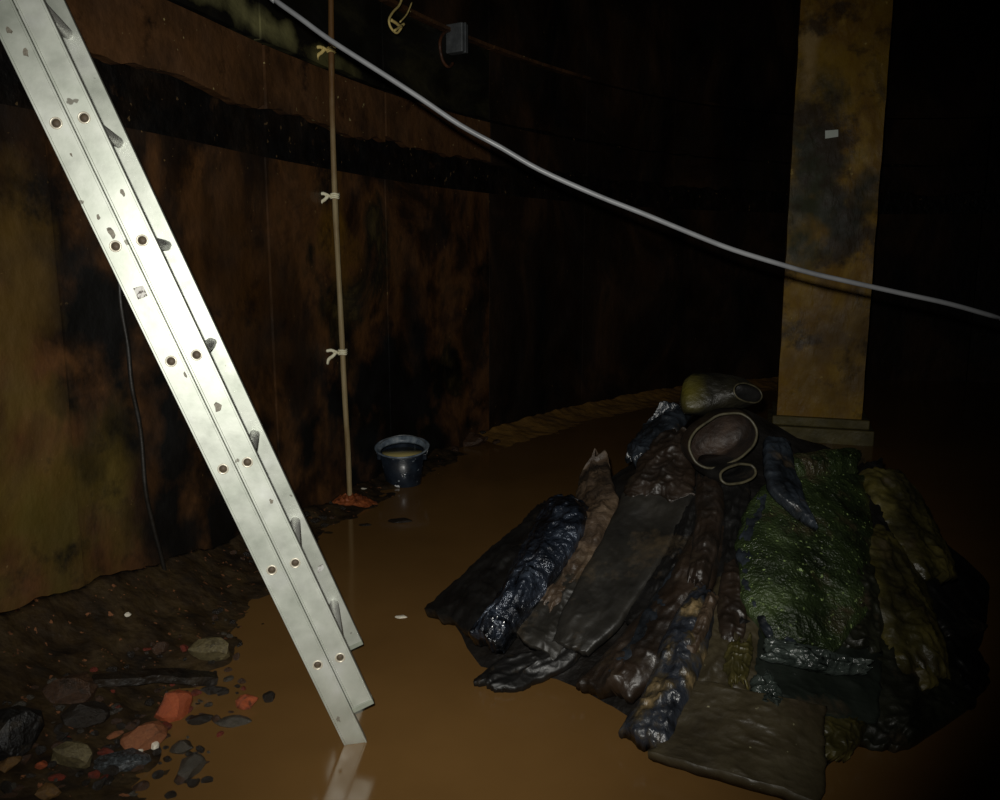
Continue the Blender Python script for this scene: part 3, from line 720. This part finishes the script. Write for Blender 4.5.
rock('brick_fragment', 41, 768, 14, 'r_orange', 'orange crumb beside the black lump', 'brick', None, 15)
rock('stone', 75, 762, 42, 'r_olive', 'pale olive stone with a knobbly top in the rubble', 'stone', None, 2, .2)
rock('slate_shard', 122, 764, 48, 'r_slate', 'blue-grey slate shard lying flat among the stones', 'slate', None, 9, .3)
rock('stone', 190, 772, 32, 'r_grey', 'pale grey stone with a white glint at the water edge', 'stone', None, 0)
rock('stone', 182, 752, 26, 'r_grey', 'grey stone just behind the glinting pale stone', 'stone', None, 7)
rock('slate_shard', 233, 723, 34, 'r_grey', 'flat grey shard near the small orange brick', 'slate', None, 10, .2)
rock('stone', 200, 721, 26, 'r_dark', 'dark grey stone between the bright orange brick and the flat shard', 'stone', None, 11)
rock('stone', 268, 699, 16, 'r_dark', 'half-sunk dark stone next to the small orange brick', 'stone', None, 3)
rock('stone', 214, 691, 26, 'r_dark', 'dark flat stone beside the plank end', 'stone', None, 12)
rock('stone', 115, 712, 14, 'r_grey', 'small grey sliver lying below the plank', 'stone', None, 9, .9)
rock('stone', 155, 748, 11, 'r_white', 'white pebble in front of the large dusty fragment', 'pebble', None, 16)
rock('stone', 140, 753, 9, 'r_white', 'tiny cream pebble beside the blue-grey shard', 'pebble', None, 4)
rock('stone', 127, 615, 8, 'r_white', 'white chip on the bare silt slope', 'pebble', None, 9, 1.2, (1.0, .2), 0)
rock('stone', 48, 796, 24, 'r_ochre', 'ochre stone half buried below the olive stone', 'stone', None, 6)
rock('stone', 8, 766, 24, 'r_ochre', 'ochre brown stone in front of the black lump', 'stone', None, 8)
rock('stone', 215, 655, 46, 'r_olive', 'broad olive clod at the water edge by the wall', 'clod', None, 2, .3)
rock('stone', 88, 722, 44, 'r_dark', 'large dark brown stone next to the black lump', 'stone', None, 5)
rock('stone', 60, 690, 60, 'r_brown', 'wide low brown clod on the silt slope', 'clod', None, 1, .1, None, .55)
rock('black_lump', 12, 750, 62, 's_black', 'black tarry lump lying against the rubble', 'lump', None, 13, .3, (0, 0), .15)
# plank
a = ground_px(92, 690); b = ground_px(216, 684); a.z += .03; b.z += .02
dv = (b-a); L_ = dv.length; ex = dv.normalized(); ey = Vector((0, 0, 1)).cross(ex).normalized(); ez = ex.cross(ey)
V = []; ns = 16
for i in range(ns):
    t = i/(ns-1)
    for u, v in ((-.5, 0), (.5, 0), (.5, 1), (-.5, 1)):
        wd = .055*(1-.35*abs(2*t-1)**3)*(1+.2*noise.noise(Vector((t*6, u, 1))))
        V.append(a + ex*L_*t + ey*u*wd + ez*(v*.022 + .006*noise.noise(Vector((t*5, u*2, v)))) - Vector((0, 0, .014*abs(2*t-1))))
tag(mesh_obj('plank', V, grid_faces(ns, 4, 0, True) + [(0, 1, 2, 3), tuple((ns-1)*4+i for i in range(4))], M['r_dark'], smooth=False), 'dark waterlogged plank lying across the rubble', 'plank')
# look-alike small rubble
rr = random.Random(11)
kinds = [('r_dark', 'small dark wet stone in the wall-foot rubble', 'stone', 'small dark stones of the rubble'),
         ('r_brown', 'small brown stone in the wall-foot rubble', 'stone', 'small brown stones of the rubble'),
         ('r_grey', 'small grey stone in the wall-foot rubble', 'stone', 'small grey stones of the rubble'),
         ('r_red', 'small dark red brick crumb in the wall-foot rubble', 'brick', 'brick crumbs of the rubble')]
cnt = 0
while cnt < 190:
    x = rr.uniform(0, 262); y = rr.uniform(596, 798)
    edge = 246 - max(0, (y-690))*.40 - max(0, 640-y)*.25
    low = 700 - x*.42
    if x > edge or y < low: continue
    m, lb, ct, gp = kinds[rr.choices(range(4), [6, 4, 3, 1.6])[0]]
    rock('stone' if ct == 'stone' else 'brick_fragment', x, y, rr.uniform(4, 15)*(.6+.5*(y-596)/200), m, lb, ct, gp, rr.randrange(17), None, None, .3)
    cnt += 1
for i in range(26):     # by the pole and the bucket
    x = rr.uniform(232, 345); y = 545 - (x-232)*.36 + rr.uniform(-12, 24)
    rock('stone', x, y, rr.uniform(5, 13), rr.choice(['r_dark', 'r_brown', 'r_dark']), 'small stone on the silt between ladder and pole', 'stone', 'small stones on the silt by the pole', rr.randrange(17), None, None, .35)
for i in range(10):
    x = rr.uniform(425, 500); y = rr.uniform(428, 452)
    rock('stone', x, y, rr.uniform(6, 15), rr.choice(['r_dark', 'r_brown']), 'dark stone in the rubble beyond the bucket', 'stone', 'stones beyond the bucket', rr.randrange(9), None, None, .3)
for (x, y, wpx, lb) in [(437, 441, 34, 'brown clod heaped just beyond the bucket'), (474, 441, 38, 'dark clod lying at the far wall foot beyond the bucket')]:
    rock('clod', x, y+4, wpx, 'r_brown', lb, 'clod', None, 1, None, None, .2)
rock('pebble', 364, 489, 7, 'r_white', 'white chip on the silt between pole and bucket', 'pebble', None, 9)
for (x, y, wpx, lb) in [(401, 617, 13, 'pale scrap floating on the open water near the ladder'), (365, 525, 14, 'dark flat clod awash beside the rust heap'), (400, 521, 26, 'dark clod awash in front of the bucket')]:
    rock('floating_scrap', x, y, wpx, 'r_white' if x == 401 else 'r_dark', lb, 'scrap', None, 9, .1, (0, 0), .55)

# ------------------------------------------------------------------ the heap of sheets
APEX = Vector((.93, 3.22, .70))
base_px = [(424, 606), (474, 684), (580, 692), (622, 732), (652, 755), (760, 790), (824, 800), (835, 756), (905, 745), (975, 695), (995, 630)]
base = [gnd(x, y) for x, y in base_px] + [Vector((2.0, 3.15, 0)), Vector((1.85, 3.75, 0)), Vector((1.3, 4.1, 0)), Vector((.7, 4.1, 0)), Vector((.2, 3.75, 0)), Vector((-.12, 3.3, 0))]
def contour(dx, dy):
    """distance from the apex to the foot of the heap in a direction"""
    best = None
    for i in range(len(base)):
        a = base[i]-APEX; e = base[(i+1) % len(base)] - base[i]
        det = -dx*e.y + dy*e.x
        if abs(det) < 1e-9: continue
        t = (-a.x*e.y + a.y*e.x)/det; s = (dx*a.y - dy*a.x)/det
        if t > 0 and -1e-6 <= s <= 1+1e-6 and (best is None or t < best): best = t
    return best or 1.0
CT = [contour(math.cos(2*math.pi*k/180), math.sin(2*math.pi*k/180)) for k in range(180)]
CT = [(CT[k-2]+CT[k-1]+CT[k]+CT[(k+1) % 180]+CT[(k+2) % 180])/5 for k in range(180)]
def mound(x, y):
    dx, dy = x-APEX.x, y-APEX.y; r = math.hypot(dx, dy)
    if r < 1e-6: return APEX.z
    a = (math.atan2(dy, dx) % (2*math.pi))/(2*math.pi)*180; k = int(a) % 180; fr = a-int(a)
    R = CT[k]*(1-fr) + CT[(k+1) % 180]*fr; q = r/R
    z = APEX.z*(1-q**1.12) if q < 1 else -.12*(q-1)*3
    if dx > 0: z += .06*math.exp(-((x-1.45)/.3)**2-((y-3.1)/.35)**2)
    z += .022*noise.noise(Vector((x*4, y*4, 1.0)))*(1 if q < 1 else 0)
    return max(z, -.06)
def mound_n(x, y):
    e = .03
    return Vector((mound(x-e, y)-mound(x+e, y), mound(x, y-e)-mound(x, y+e), 2*e)).normalized()
def mound_px(px, py, lift=0.0):
    """where the line of sight meets the heap, lifted by what lies under the piece (or passes nearest to it)"""
    d = ray(px, py); prev = None; best = (1e9, None); t = 1.5
    while t < 4.6:
        P = EYE + d*t
        if P.z > .95: t += .05; continue
        h = P.z - mound(P.x, P.y) - lift
        if h < best[0] and P.y < APEX.y+.1: best = (h, P.copy())
        if h <= 0:
            if prev:
                tp, hp_ = prev; t2 = tp + (t-tp)*hp_/(hp_-h); return EYE + d*t2
            return P
        prev = (t, h); t += .05
    return best[1]
V = []; na, nr = 72, 22
for i in range(nr):
    for k in range(na):
        a = 2*math.pi*k/na; q = i/(nr-1)*1.0; R = CT[int(k*2.5) % 180]*q*.97
        x = APEX.x + math.cos(a)*R; y = APEX.y + math.sin(a)*R
        V.append(Vector((x, y, max(mound(x, y)-.035, -.1) + .02*noise.noise(Vector((x*9, y*9, 5))))))
core = mesh_obj('sodden_mass', V, grid_faces(nr, na, 0, True), M['s_core'])
tag(core, 'dark sodden mass of matted sheets buried under the heap', 'heap', None, 'stuff')

def ridge(v): return 1-2*abs(noise.noise(v))
def sheet(name, label, cat, stations, m, layer=.02, bulge=.03, thick=.012, wr=.012, folds=0.0, nf=3, seed=0, nu=84, nv=40, frag=.07, group=None, curl=0.0):
    """one flattened sleeve or sheet draped over the heap; stations: left/right pixel pairs along its length"""
    k = max(2, nu//(len(stations)-1))
    Lp = catmull([Vector((a[0], a[1], 0)) for a, b in stations], k); Rp = catmull([Vector((b[0], b[1], 0)) for a, b in stations], k)
    nu = len(Lp); P = []; bulge *= .75; lift = layer + thick + bulge*.6
    for i in range(nu):
        u = i/(nu-1); dl = (Lp[min(i+1, nu-1)]-Lp[max(i-1, 0)]).normalized()
        for j in range(nv):
            v = j/(nv-1); q = Lp[i].lerp(Rp[i], v); ed = 2*v-1
            q += (Rp[i]-Lp[i])*ed*abs(ed)*frag*(noise.noise(Vector((u*6, ed*.6, seed))) + .5*noise.noise(Vector((u*17, ed*.6, seed+1))))
            w_ = max(0, abs(u-.5)-.36)/.14
            q += dl*frag*90*w_*(noise.noise(Vector((v*3.5, round(u)*3, seed+3))) + .5*noise.noise(Vector((v*9, round(u)*3, seed+4))))
            P.append(mound_px(q.x, q.y, lift))
    for it in range(5):      # smooth the drape so that the sheet bridges small dips
        Q = [p.copy() for p in P]
        for i in range(1, nu-1):
            for j in range(1, nv-1):
                Q[i*nv+j] = P[i*nv+j]*.4 + (P[(i-1)*nv+j]+P[(i+1)*nv+j]+P[i*nv+j-1]+P[i*nv+j+1])*.15
        P = Q
    top = []; bot = []
    for i in range(nu):
        u = i/(nu-1)
        for j in range(nv):
            v = j/(nv-1); p = P[i*nv+j]; e = 1-(2*v-1)**2; n = mound_n(p.x, p.y)
            n = (n + Vector((0, -.25, .2))).normalized()
            eu = min(1, min(u, 1-u)*8)
            h = bulge*(math.sqrt(max(e, 0))*(.55+.45*eu) - .6)
            s_ = Vector((seed*3.7, seed*1.3, 0))
            wv = wr*.7*noise.noise(p*5+s_) + wr*.7*ridge(p*7+s_)*abs(noise.noise(p*3-s_))*2 + wr*.55*ridge(p*16+s_)**3 + wr*.35*ridge(p*34+s_)**3
            wv += wr*.45*noise.noise(Vector((u*2+seed, v*6, seed)))
            if folds: wv += .6*folds*math.sin((v*nf + .6*noise.noise(Vector((u*2.5, seed, 0))))*2*math.pi)*(.35+.65*u)*e**.3
            top.append(p + n*(h + wv*(.45+.55*e)))
            bot.append(p + n*(-bulge*.6 - thick + wv*.45 - (.01 if 0 < j < nv-1 else 0)))
    V = top + bot; n_ = nu*nv
    Fc = grid_faces(nu, nv) + [tuple(reversed(f)) for f in grid_faces(nu, nv, n_)]
    for i in range(nu-1):
        for j in (0, nv-1): a = i*nv+j; Fc.append((a, a+nv, a+nv+n_, a+n_))
    for j in range(nv-1):
        for i in (0, nu-1): a = i*nv+j; Fc.append((a, a+1, a+1+n_, a+n_))
    V = [Vector((v.x, v.y, max(v.z, -.12))) for v in V]
    return tag(mesh_obj(name, V, Fc, M[m]), label, cat, group)

S = sheet
S('sheet', 'matt black folded flap lying in the water at the heap edge', 'sheet', [((540, 500), (560, 512)), ((520, 520), (545, 540)), ((478, 556), (522, 572)), ((446, 584), (500, 605)), ((424, 606), (484, 638))], 's_black', .0, .045, .02, .014, seed=1)
S('sleeve', 'glossy blue-black crinkled sleeve beside the matt black flap', 'sleeve', [((546, 494), (588, 500)), ((533, 516), (580, 528)), ((514, 552), (562, 562)), ((490, 600), (530, 604)), ((464, 627), (500, 642))], 's_crinkle', .035, .11, .014, .016, .004, 3, seed=2, nu=100, nv=48, frag=.04)
S('sheet', 'ragged mud-caked brown sheet behind the glossy sleeve', 'sheet', [((590, 457), (600, 454)), ((576, 484), (614, 486)), ((574, 512), (614, 516)), ((558, 556), (598, 556)), ((540, 592), (572, 592)), ((530, 612), (556, 612))], 's_brown', .015, .03, .014, .02, .006, 3, seed=3, frag=.12)
S('sheet', 'small black-grey sheet bent over at the water edge', 'sheet', [((562, 566), (592, 588)), ((532, 602), (578, 622)), ((508, 630), (556, 660))], 's_grey', .02, .018, .016, .008, seed=5, frag=.05)
S('sheet', 'long black strip folded flat on the water', 'sheet', [((580, 606), (600, 620)), ((550, 645), (574, 658)), ((508, 654), (530, 682)), ((473, 677), (500, 690))], 's_black', .01, .018, .016, .009, seed=6)
S('sheet', 'wide smooth grey-black sheet, flat folded, slanting down the heap', 'sheet', [((622, 490), (692, 490)), ((606, 530), (673, 531)), ((580, 574), (645, 580)), ((562, 610), (616, 622)), ((552, 640), (586, 652))], 's_grey', .045, .022, .018, .006, seed=4, frag=.04)
S('sheet', 'reddish brown sheet crumpled above the wide grey one', 'sheet', [((655, 436), (692, 430)), ((636, 458), (694, 458)), ((622, 496), (692, 497))], 's_umber', .05, .04, .014, .022, .006, 2, seed=7, frag=.08)
S('sheet', 'slate-blue shiny sheet hanging behind the reddish brown one', 'sheet', [((660, 402), (690, 406)), ((642, 425), (672, 430)), ((622, 454), (650, 458))], 's_blue', .03, .06, .014, .02, .006, 2, seed=8)
S('sleeve', 'dark umber sleeve with bluish stains running down to the water', 'sleeve', [((692, 520), (730, 525)), ((668, 570), (716, 580)), ((622, 628), (680, 640)), ((592, 664), (650, 680)), ((572, 680), (628, 696))], 's_umber', .015, .05, .016, .016, .006, 2, seed=10)
S('sleeve', 'narrow speckled grey sleeve below the open tube', 'sleeve', [((694, 478), (722, 474)), ((694, 515), (724, 512)), ((690, 552), (716, 555)), ((684, 580), (706, 586))], 's_umber', .05, .05, .014, .014, .004, 2, seed=9)
S('sheet', 'dark strip sunk between the speckled sleeve and the green sheet', 'sheet', [((718, 478), (752, 482)), ((718, 530), (748, 535)), ((716, 590), (756, 598)), ((712, 630), (760, 640))], 's_black', .015, .03, .014, .018, .006, 2, seed=25)
S('sheet', 'olive-brown sheet hanging above the front slab', 'sheet', [((716, 572), (758, 590)), ((704, 620), (762, 640)), ((690, 670), (758, 690)), ((684, 705), (756, 720))], 's_olive', .02, .03, .014, .014, .005, 2, seed=12)
S('sleeve', 'mottled blue and tan rolled sleeve reaching into the water', 'sleeve', [((690, 585), (718, 592)), ((664, 630), (708, 640)), ((646, 678), (694, 690)), ((618, 728), (668, 745))], 's_mottle', .035, .065, .014, .02, .008, 2, seed=11)
S('sheet', 'black-green flat sheet tucked under the green one', 'sheet', [((758, 624), (884, 648)), ((754, 662), (882, 688)), ((748, 698), (878, 724))], 's_teal', .03, .008, .016, .007, seed=14, nv=36, frag=.03)
S('sheet', 'broad olive-brown slab-like sheet at the front of the heap', 'sheet', [((694, 680), (826, 706)), ((680, 704), (825, 735)), ((662, 732), (824, 768)), ((650, 752), (822, 802))], 's_olive', .045, .004, .026, .007, seed=13, nv=40, frag=.03)
S('sheet', 'small brown-olive scrap in the water beside the front slab', 'sheet', [((824, 712), (872, 712)), ((824, 738), (864, 738)), ((826, 756), (852, 756))], 's_yellow', .01, .03, .014, .014, seed=22, frag=.1)
S('sheet', 'dark olive sheet sliding down into the water on the pillar side', 'sheet', [((858, 600), (920, 600)), ((864, 650), (958, 650)), ((868, 700), (974, 696)), ((860, 742), (912, 746))], 's_darkolive', .0, .04, .014, .02, .010, 3, seed=21)
S('sheet', 'black flap with a pointed end sticking out over the water', 'sheet', [((896, 560), (930, 566)), ((916, 598), (952, 596)), ((940, 622), (972, 612)), ((962, 640), (992, 624))], 's_black', .0, .04, .014, .012, seed=20)
S('sleeve', 'yellow-olive sleeve creased lengthwise below the olive roll', 'sleeve', [((862, 530), (884, 526)), ((866, 572), (922, 570)), ((880, 620), (942, 622)), ((900, 672), (956, 676))], 's_yellow', .03, .05, .014, .018, .010, 2, seed=19)
S('sleeve', 'long olive sleeve arching down the pillar side of the heap', 'sleeve', [((864, 468), (904, 470)), ((878, 500), (926, 502)), ((898, 538), (946, 538)), ((926, 576), (962, 574))], 's_yellow', .05, .07, .014, .018, .010, 2, seed=18)
S('sheet', 'large wet green sheet covering the middle of the heap', 'sheet', [((776, 474), (866, 472)), ((746, 508), (872, 508)), ((738, 552), (874, 558)), ((744, 600), (868, 608)), ((770, 634), (834, 646))], 's_green', .06, .045, .014, .012, seed=16, nu=110, nv=64)
S('roll', 'glossy green rolled edge lying along the top of the green sheet', 'roll', [((786, 452), (782, 480)), ((806, 450), (804, 478)), ((832, 447), (832, 475)), ((862, 446), (860, 470))], 's_green', .06, .07, .014, .012, seed=17)
S('sheet', 'grey-blue glossy edge of sheeting along the side of the green sheet', 'sheet', [((756, 494), (782, 488)), ((738, 540), (762, 542)), ((744, 592), (766, 598)), ((764, 628), (792, 640))], 's_blue', .075, .006, .008, .012, seed=41, nv=18, frag=.28)
S('strap', 'slate-blue strap dangling over the green sheet', 'strap', [((766, 436), (792, 440)), ((768, 462), (796, 463)), ((774, 488), (806, 493)), ((802, 512), (818, 524))], 's_blue', .155, .025, .014, .010, seed=15)
S('film', 'crumpled clear plastic film at the lower edge of the green sheet', 'film', [((768, 636), (764, 656)), ((800, 642), (802, 664)), ((836, 652), (836, 672)), ((872, 660), (868, 672))], 's_plastic', .07, .02, .006, .02, .008, 2, seed=23)
S('scrap', 'bright yellow-olive scrap on the sheet above the front slab', 'scrap', [((728, 644), (750, 640)), ((724, 662), (752, 660)), ((728, 682), (746, 682))], 's_yellow', .06, .02, .008, .02, seed=24, frag=.15)
S('film', 'small crumpled plastic film tucked behind the front slab', 'film', [((752, 676), (772, 672)), ((750, 692), (782, 692)), ((760, 706), (786, 708))], 's_plastic', .05, .02, .006, .02, seed=26, frag=.1)

S('strip', 'thin pinkish tan strip lying beside the mottled sleeve', 'strip', [((708, 592), (718, 598)), ((694, 622), (708, 630)), ((676, 650), (692, 658))], 's_brown', .08, .015, .008, .014, seed=31, nv=12)
S('strip', 'dark slate-blue strip running down next to the umber sleeve', 'strip', [((676, 560), (694, 566)), ((650, 600), (670, 610)), ((622, 645), (644, 655)), ((602, 676), (622, 690))], 's_blue', .045, .02, .010, .014, seed=32, nv=14)
S('strip', 'reddish brown strip hanging between the green sheet and the olive-brown one', 'strip', [((724, 560), (746, 566)), ((718, 600), (748, 606)), ((720, 640), (742, 646))], 's_umber', .045, .02, .010, .016, seed=33, nv=16)
S('sheet', 'black-green fold emerging from beneath the large green sheet', 'sheet', [((836, 566), (876, 560)), ((838, 610), (884, 612)), ((826, 640), (884, 652))], 's_darkolive', .045, .03, .012, .018, .006, 2, seed=34)
S('sheet', 'dark fold behind the arching olive sleeve', 'sheet', [((862, 462), (884, 462)), ((864, 500), (892, 508)), ((868, 540), (900, 548))], 's_black', .03, .03, .012, .016, seed=35)
S('strip', 'thin olive strip lying on the dark olive sheet over the water', 'strip', [((876, 610), (890, 606)), ((900, 650), (914, 646)), ((924, 690), (940, 684))], 's_yellow', .04, .015, .008, .014, seed=36, nv=12)
S('sheet', 'black tatter trailing into the water beyond the dark olive sheet', 'sheet', [((940, 640), (972, 632)), ((946, 676), (990, 672)), ((930, 712), (976, 706))], 's_black', .0, .03, .012, .016, seed=37, frag=.12)
S('sheet', 'rumpled black sheet under the reddish brown one', 'sheet', [((690, 488), (704, 490)), ((672, 530), (696, 536)), ((648, 574), (684, 584)), ((622, 618), (660, 632))], 's_black', .02, .03, .012, .016, .005, 2, seed=38)

# open tubes on top of the heap
def open_tube(name, label, rings, m, hem_r=.006, n=48, lining='s_lining'):
    """rings: (centre, axis a, axis b, squareness); the first ring is the mouth, the last is closed"""
    root_loc = Vector(rings[-1][0]); base_z = min(r[0].z for r in rings)-.1
    e = empty(name, (root_loc.x, root_loc.y, base_z)); tag(e, label, 'tube')
    outer = []; inner = []; inward = (rings[0][0]-rings[-1][0]).normalized()*.012
    for c, a, b, q in rings:
        for k in range(n):
            t = 2*math.pi*k/n; ca, sa = math.cos(t), math.sin(t)
            ca = math.copysign(abs(ca)**q, ca); sa = math.copysign(abs(sa)**q, sa)
            d = a*ca + b*sa; d *= 1+.05*noise.noise(Vector((ca*2, sa*2, c.x*9)))
            outer.append(c+d); inner.append(c+d*.93 + (inward if c is rings[-1][0] else Vector()))
    m_ = len(rings)
    mesh_obj('outer', outer, grid_faces(m_, n, 0, True) + [tuple((m_-1)*n+k for k in range(n))], M[m], e)
    mesh_obj('lining', inner, grid_faces(m_, n, 0, True) + [tuple((m_-1)*n+k for k in range(n))], M[lining], e)
    mouth = [outer[k].lerp(inner[k], .5) for k in range(n)]
    V, Fc = tube(mouth + [mouth[0], mouth[1]], hem_r, 8, False)
    mesh_obj('hem', V, Fc, M['s_hem'], e)
    return e
def pv(dx, dy, Y, dep=0.0):   # pixel offset -> vector in metres at distance Y
    s = Y/F; return Vector((dx*s, dep, -dy*s))
Y0 = 2.70
c = at_y(723, 440, Y0)
open_tube('filter_tube', 'open tube with olive hem and brown lining gaping from the heap top',
          [(c, pv(33, -17, Y0, .03), pv(13, 19, Y0, -.03), .85), (c+Vector((0, .05, .0)), pv(36, -18, Y0, .03), pv(14, 21, Y0, -.03), .85), (c+Vector((.0, .10, -.01)), pv(35, -16, Y0, .02), pv(13, 21, Y0, 0), .9), (c+Vector((.01, .16, -.03)), pv(30, -10, Y0), pv(6, 16, Y0), 1)], 's_umber', .0045)
Y1 = 3.0
c = at_y(748, 393, Y1)
open_tube('filter_tube', 'yellow-stained tube lying on its side at the very top of the heap',
          [(c, pv(19, 6, Y1, .05), pv(-3, 8, Y1, -.03), .9), (c+pv(-6, 0, Y1, .03), pv(21, 7, Y1, .06), pv(-4, 13, Y1, -.04), .85), (c+pv(-24, 2, Y1, .05), pv(20, 7, Y1, .08), pv(-3, 18, Y1, -.06), .75), (c+pv(-44, 4, Y1, .06), pv(18, 6, Y1, .09), pv(-2, 19, Y1, -.06), .65), (c+pv(-56, 6, Y1, .06), pv(12, 4, Y1, .08), pv(-3, 17, Y1, -.05), .65), (c+pv(-60, 7, Y1, .06), pv(8, 3, Y1, .05), pv(-3, 13, Y1, -.03), .7)], 's_tube', .003, lining='s_black')
Y2 = 2.62
c = at_y(738, 474, Y2)
open_tube('filter_tube', 'small flattened tube mouth below the gaping one',
          [(c, pv(20, -3, Y2, .02), pv(2, 8, Y2, -.02), .9), (c+Vector((-.02, .06, .0)), pv(23, -3, Y2, .02), pv(2, 10, Y2, -.02), .9), (c+Vector((-.04, .25, -.02)), pv(24, 0, Y2), pv(0, 9, Y2), 1)], 's_black', .0045, lining='s_black')
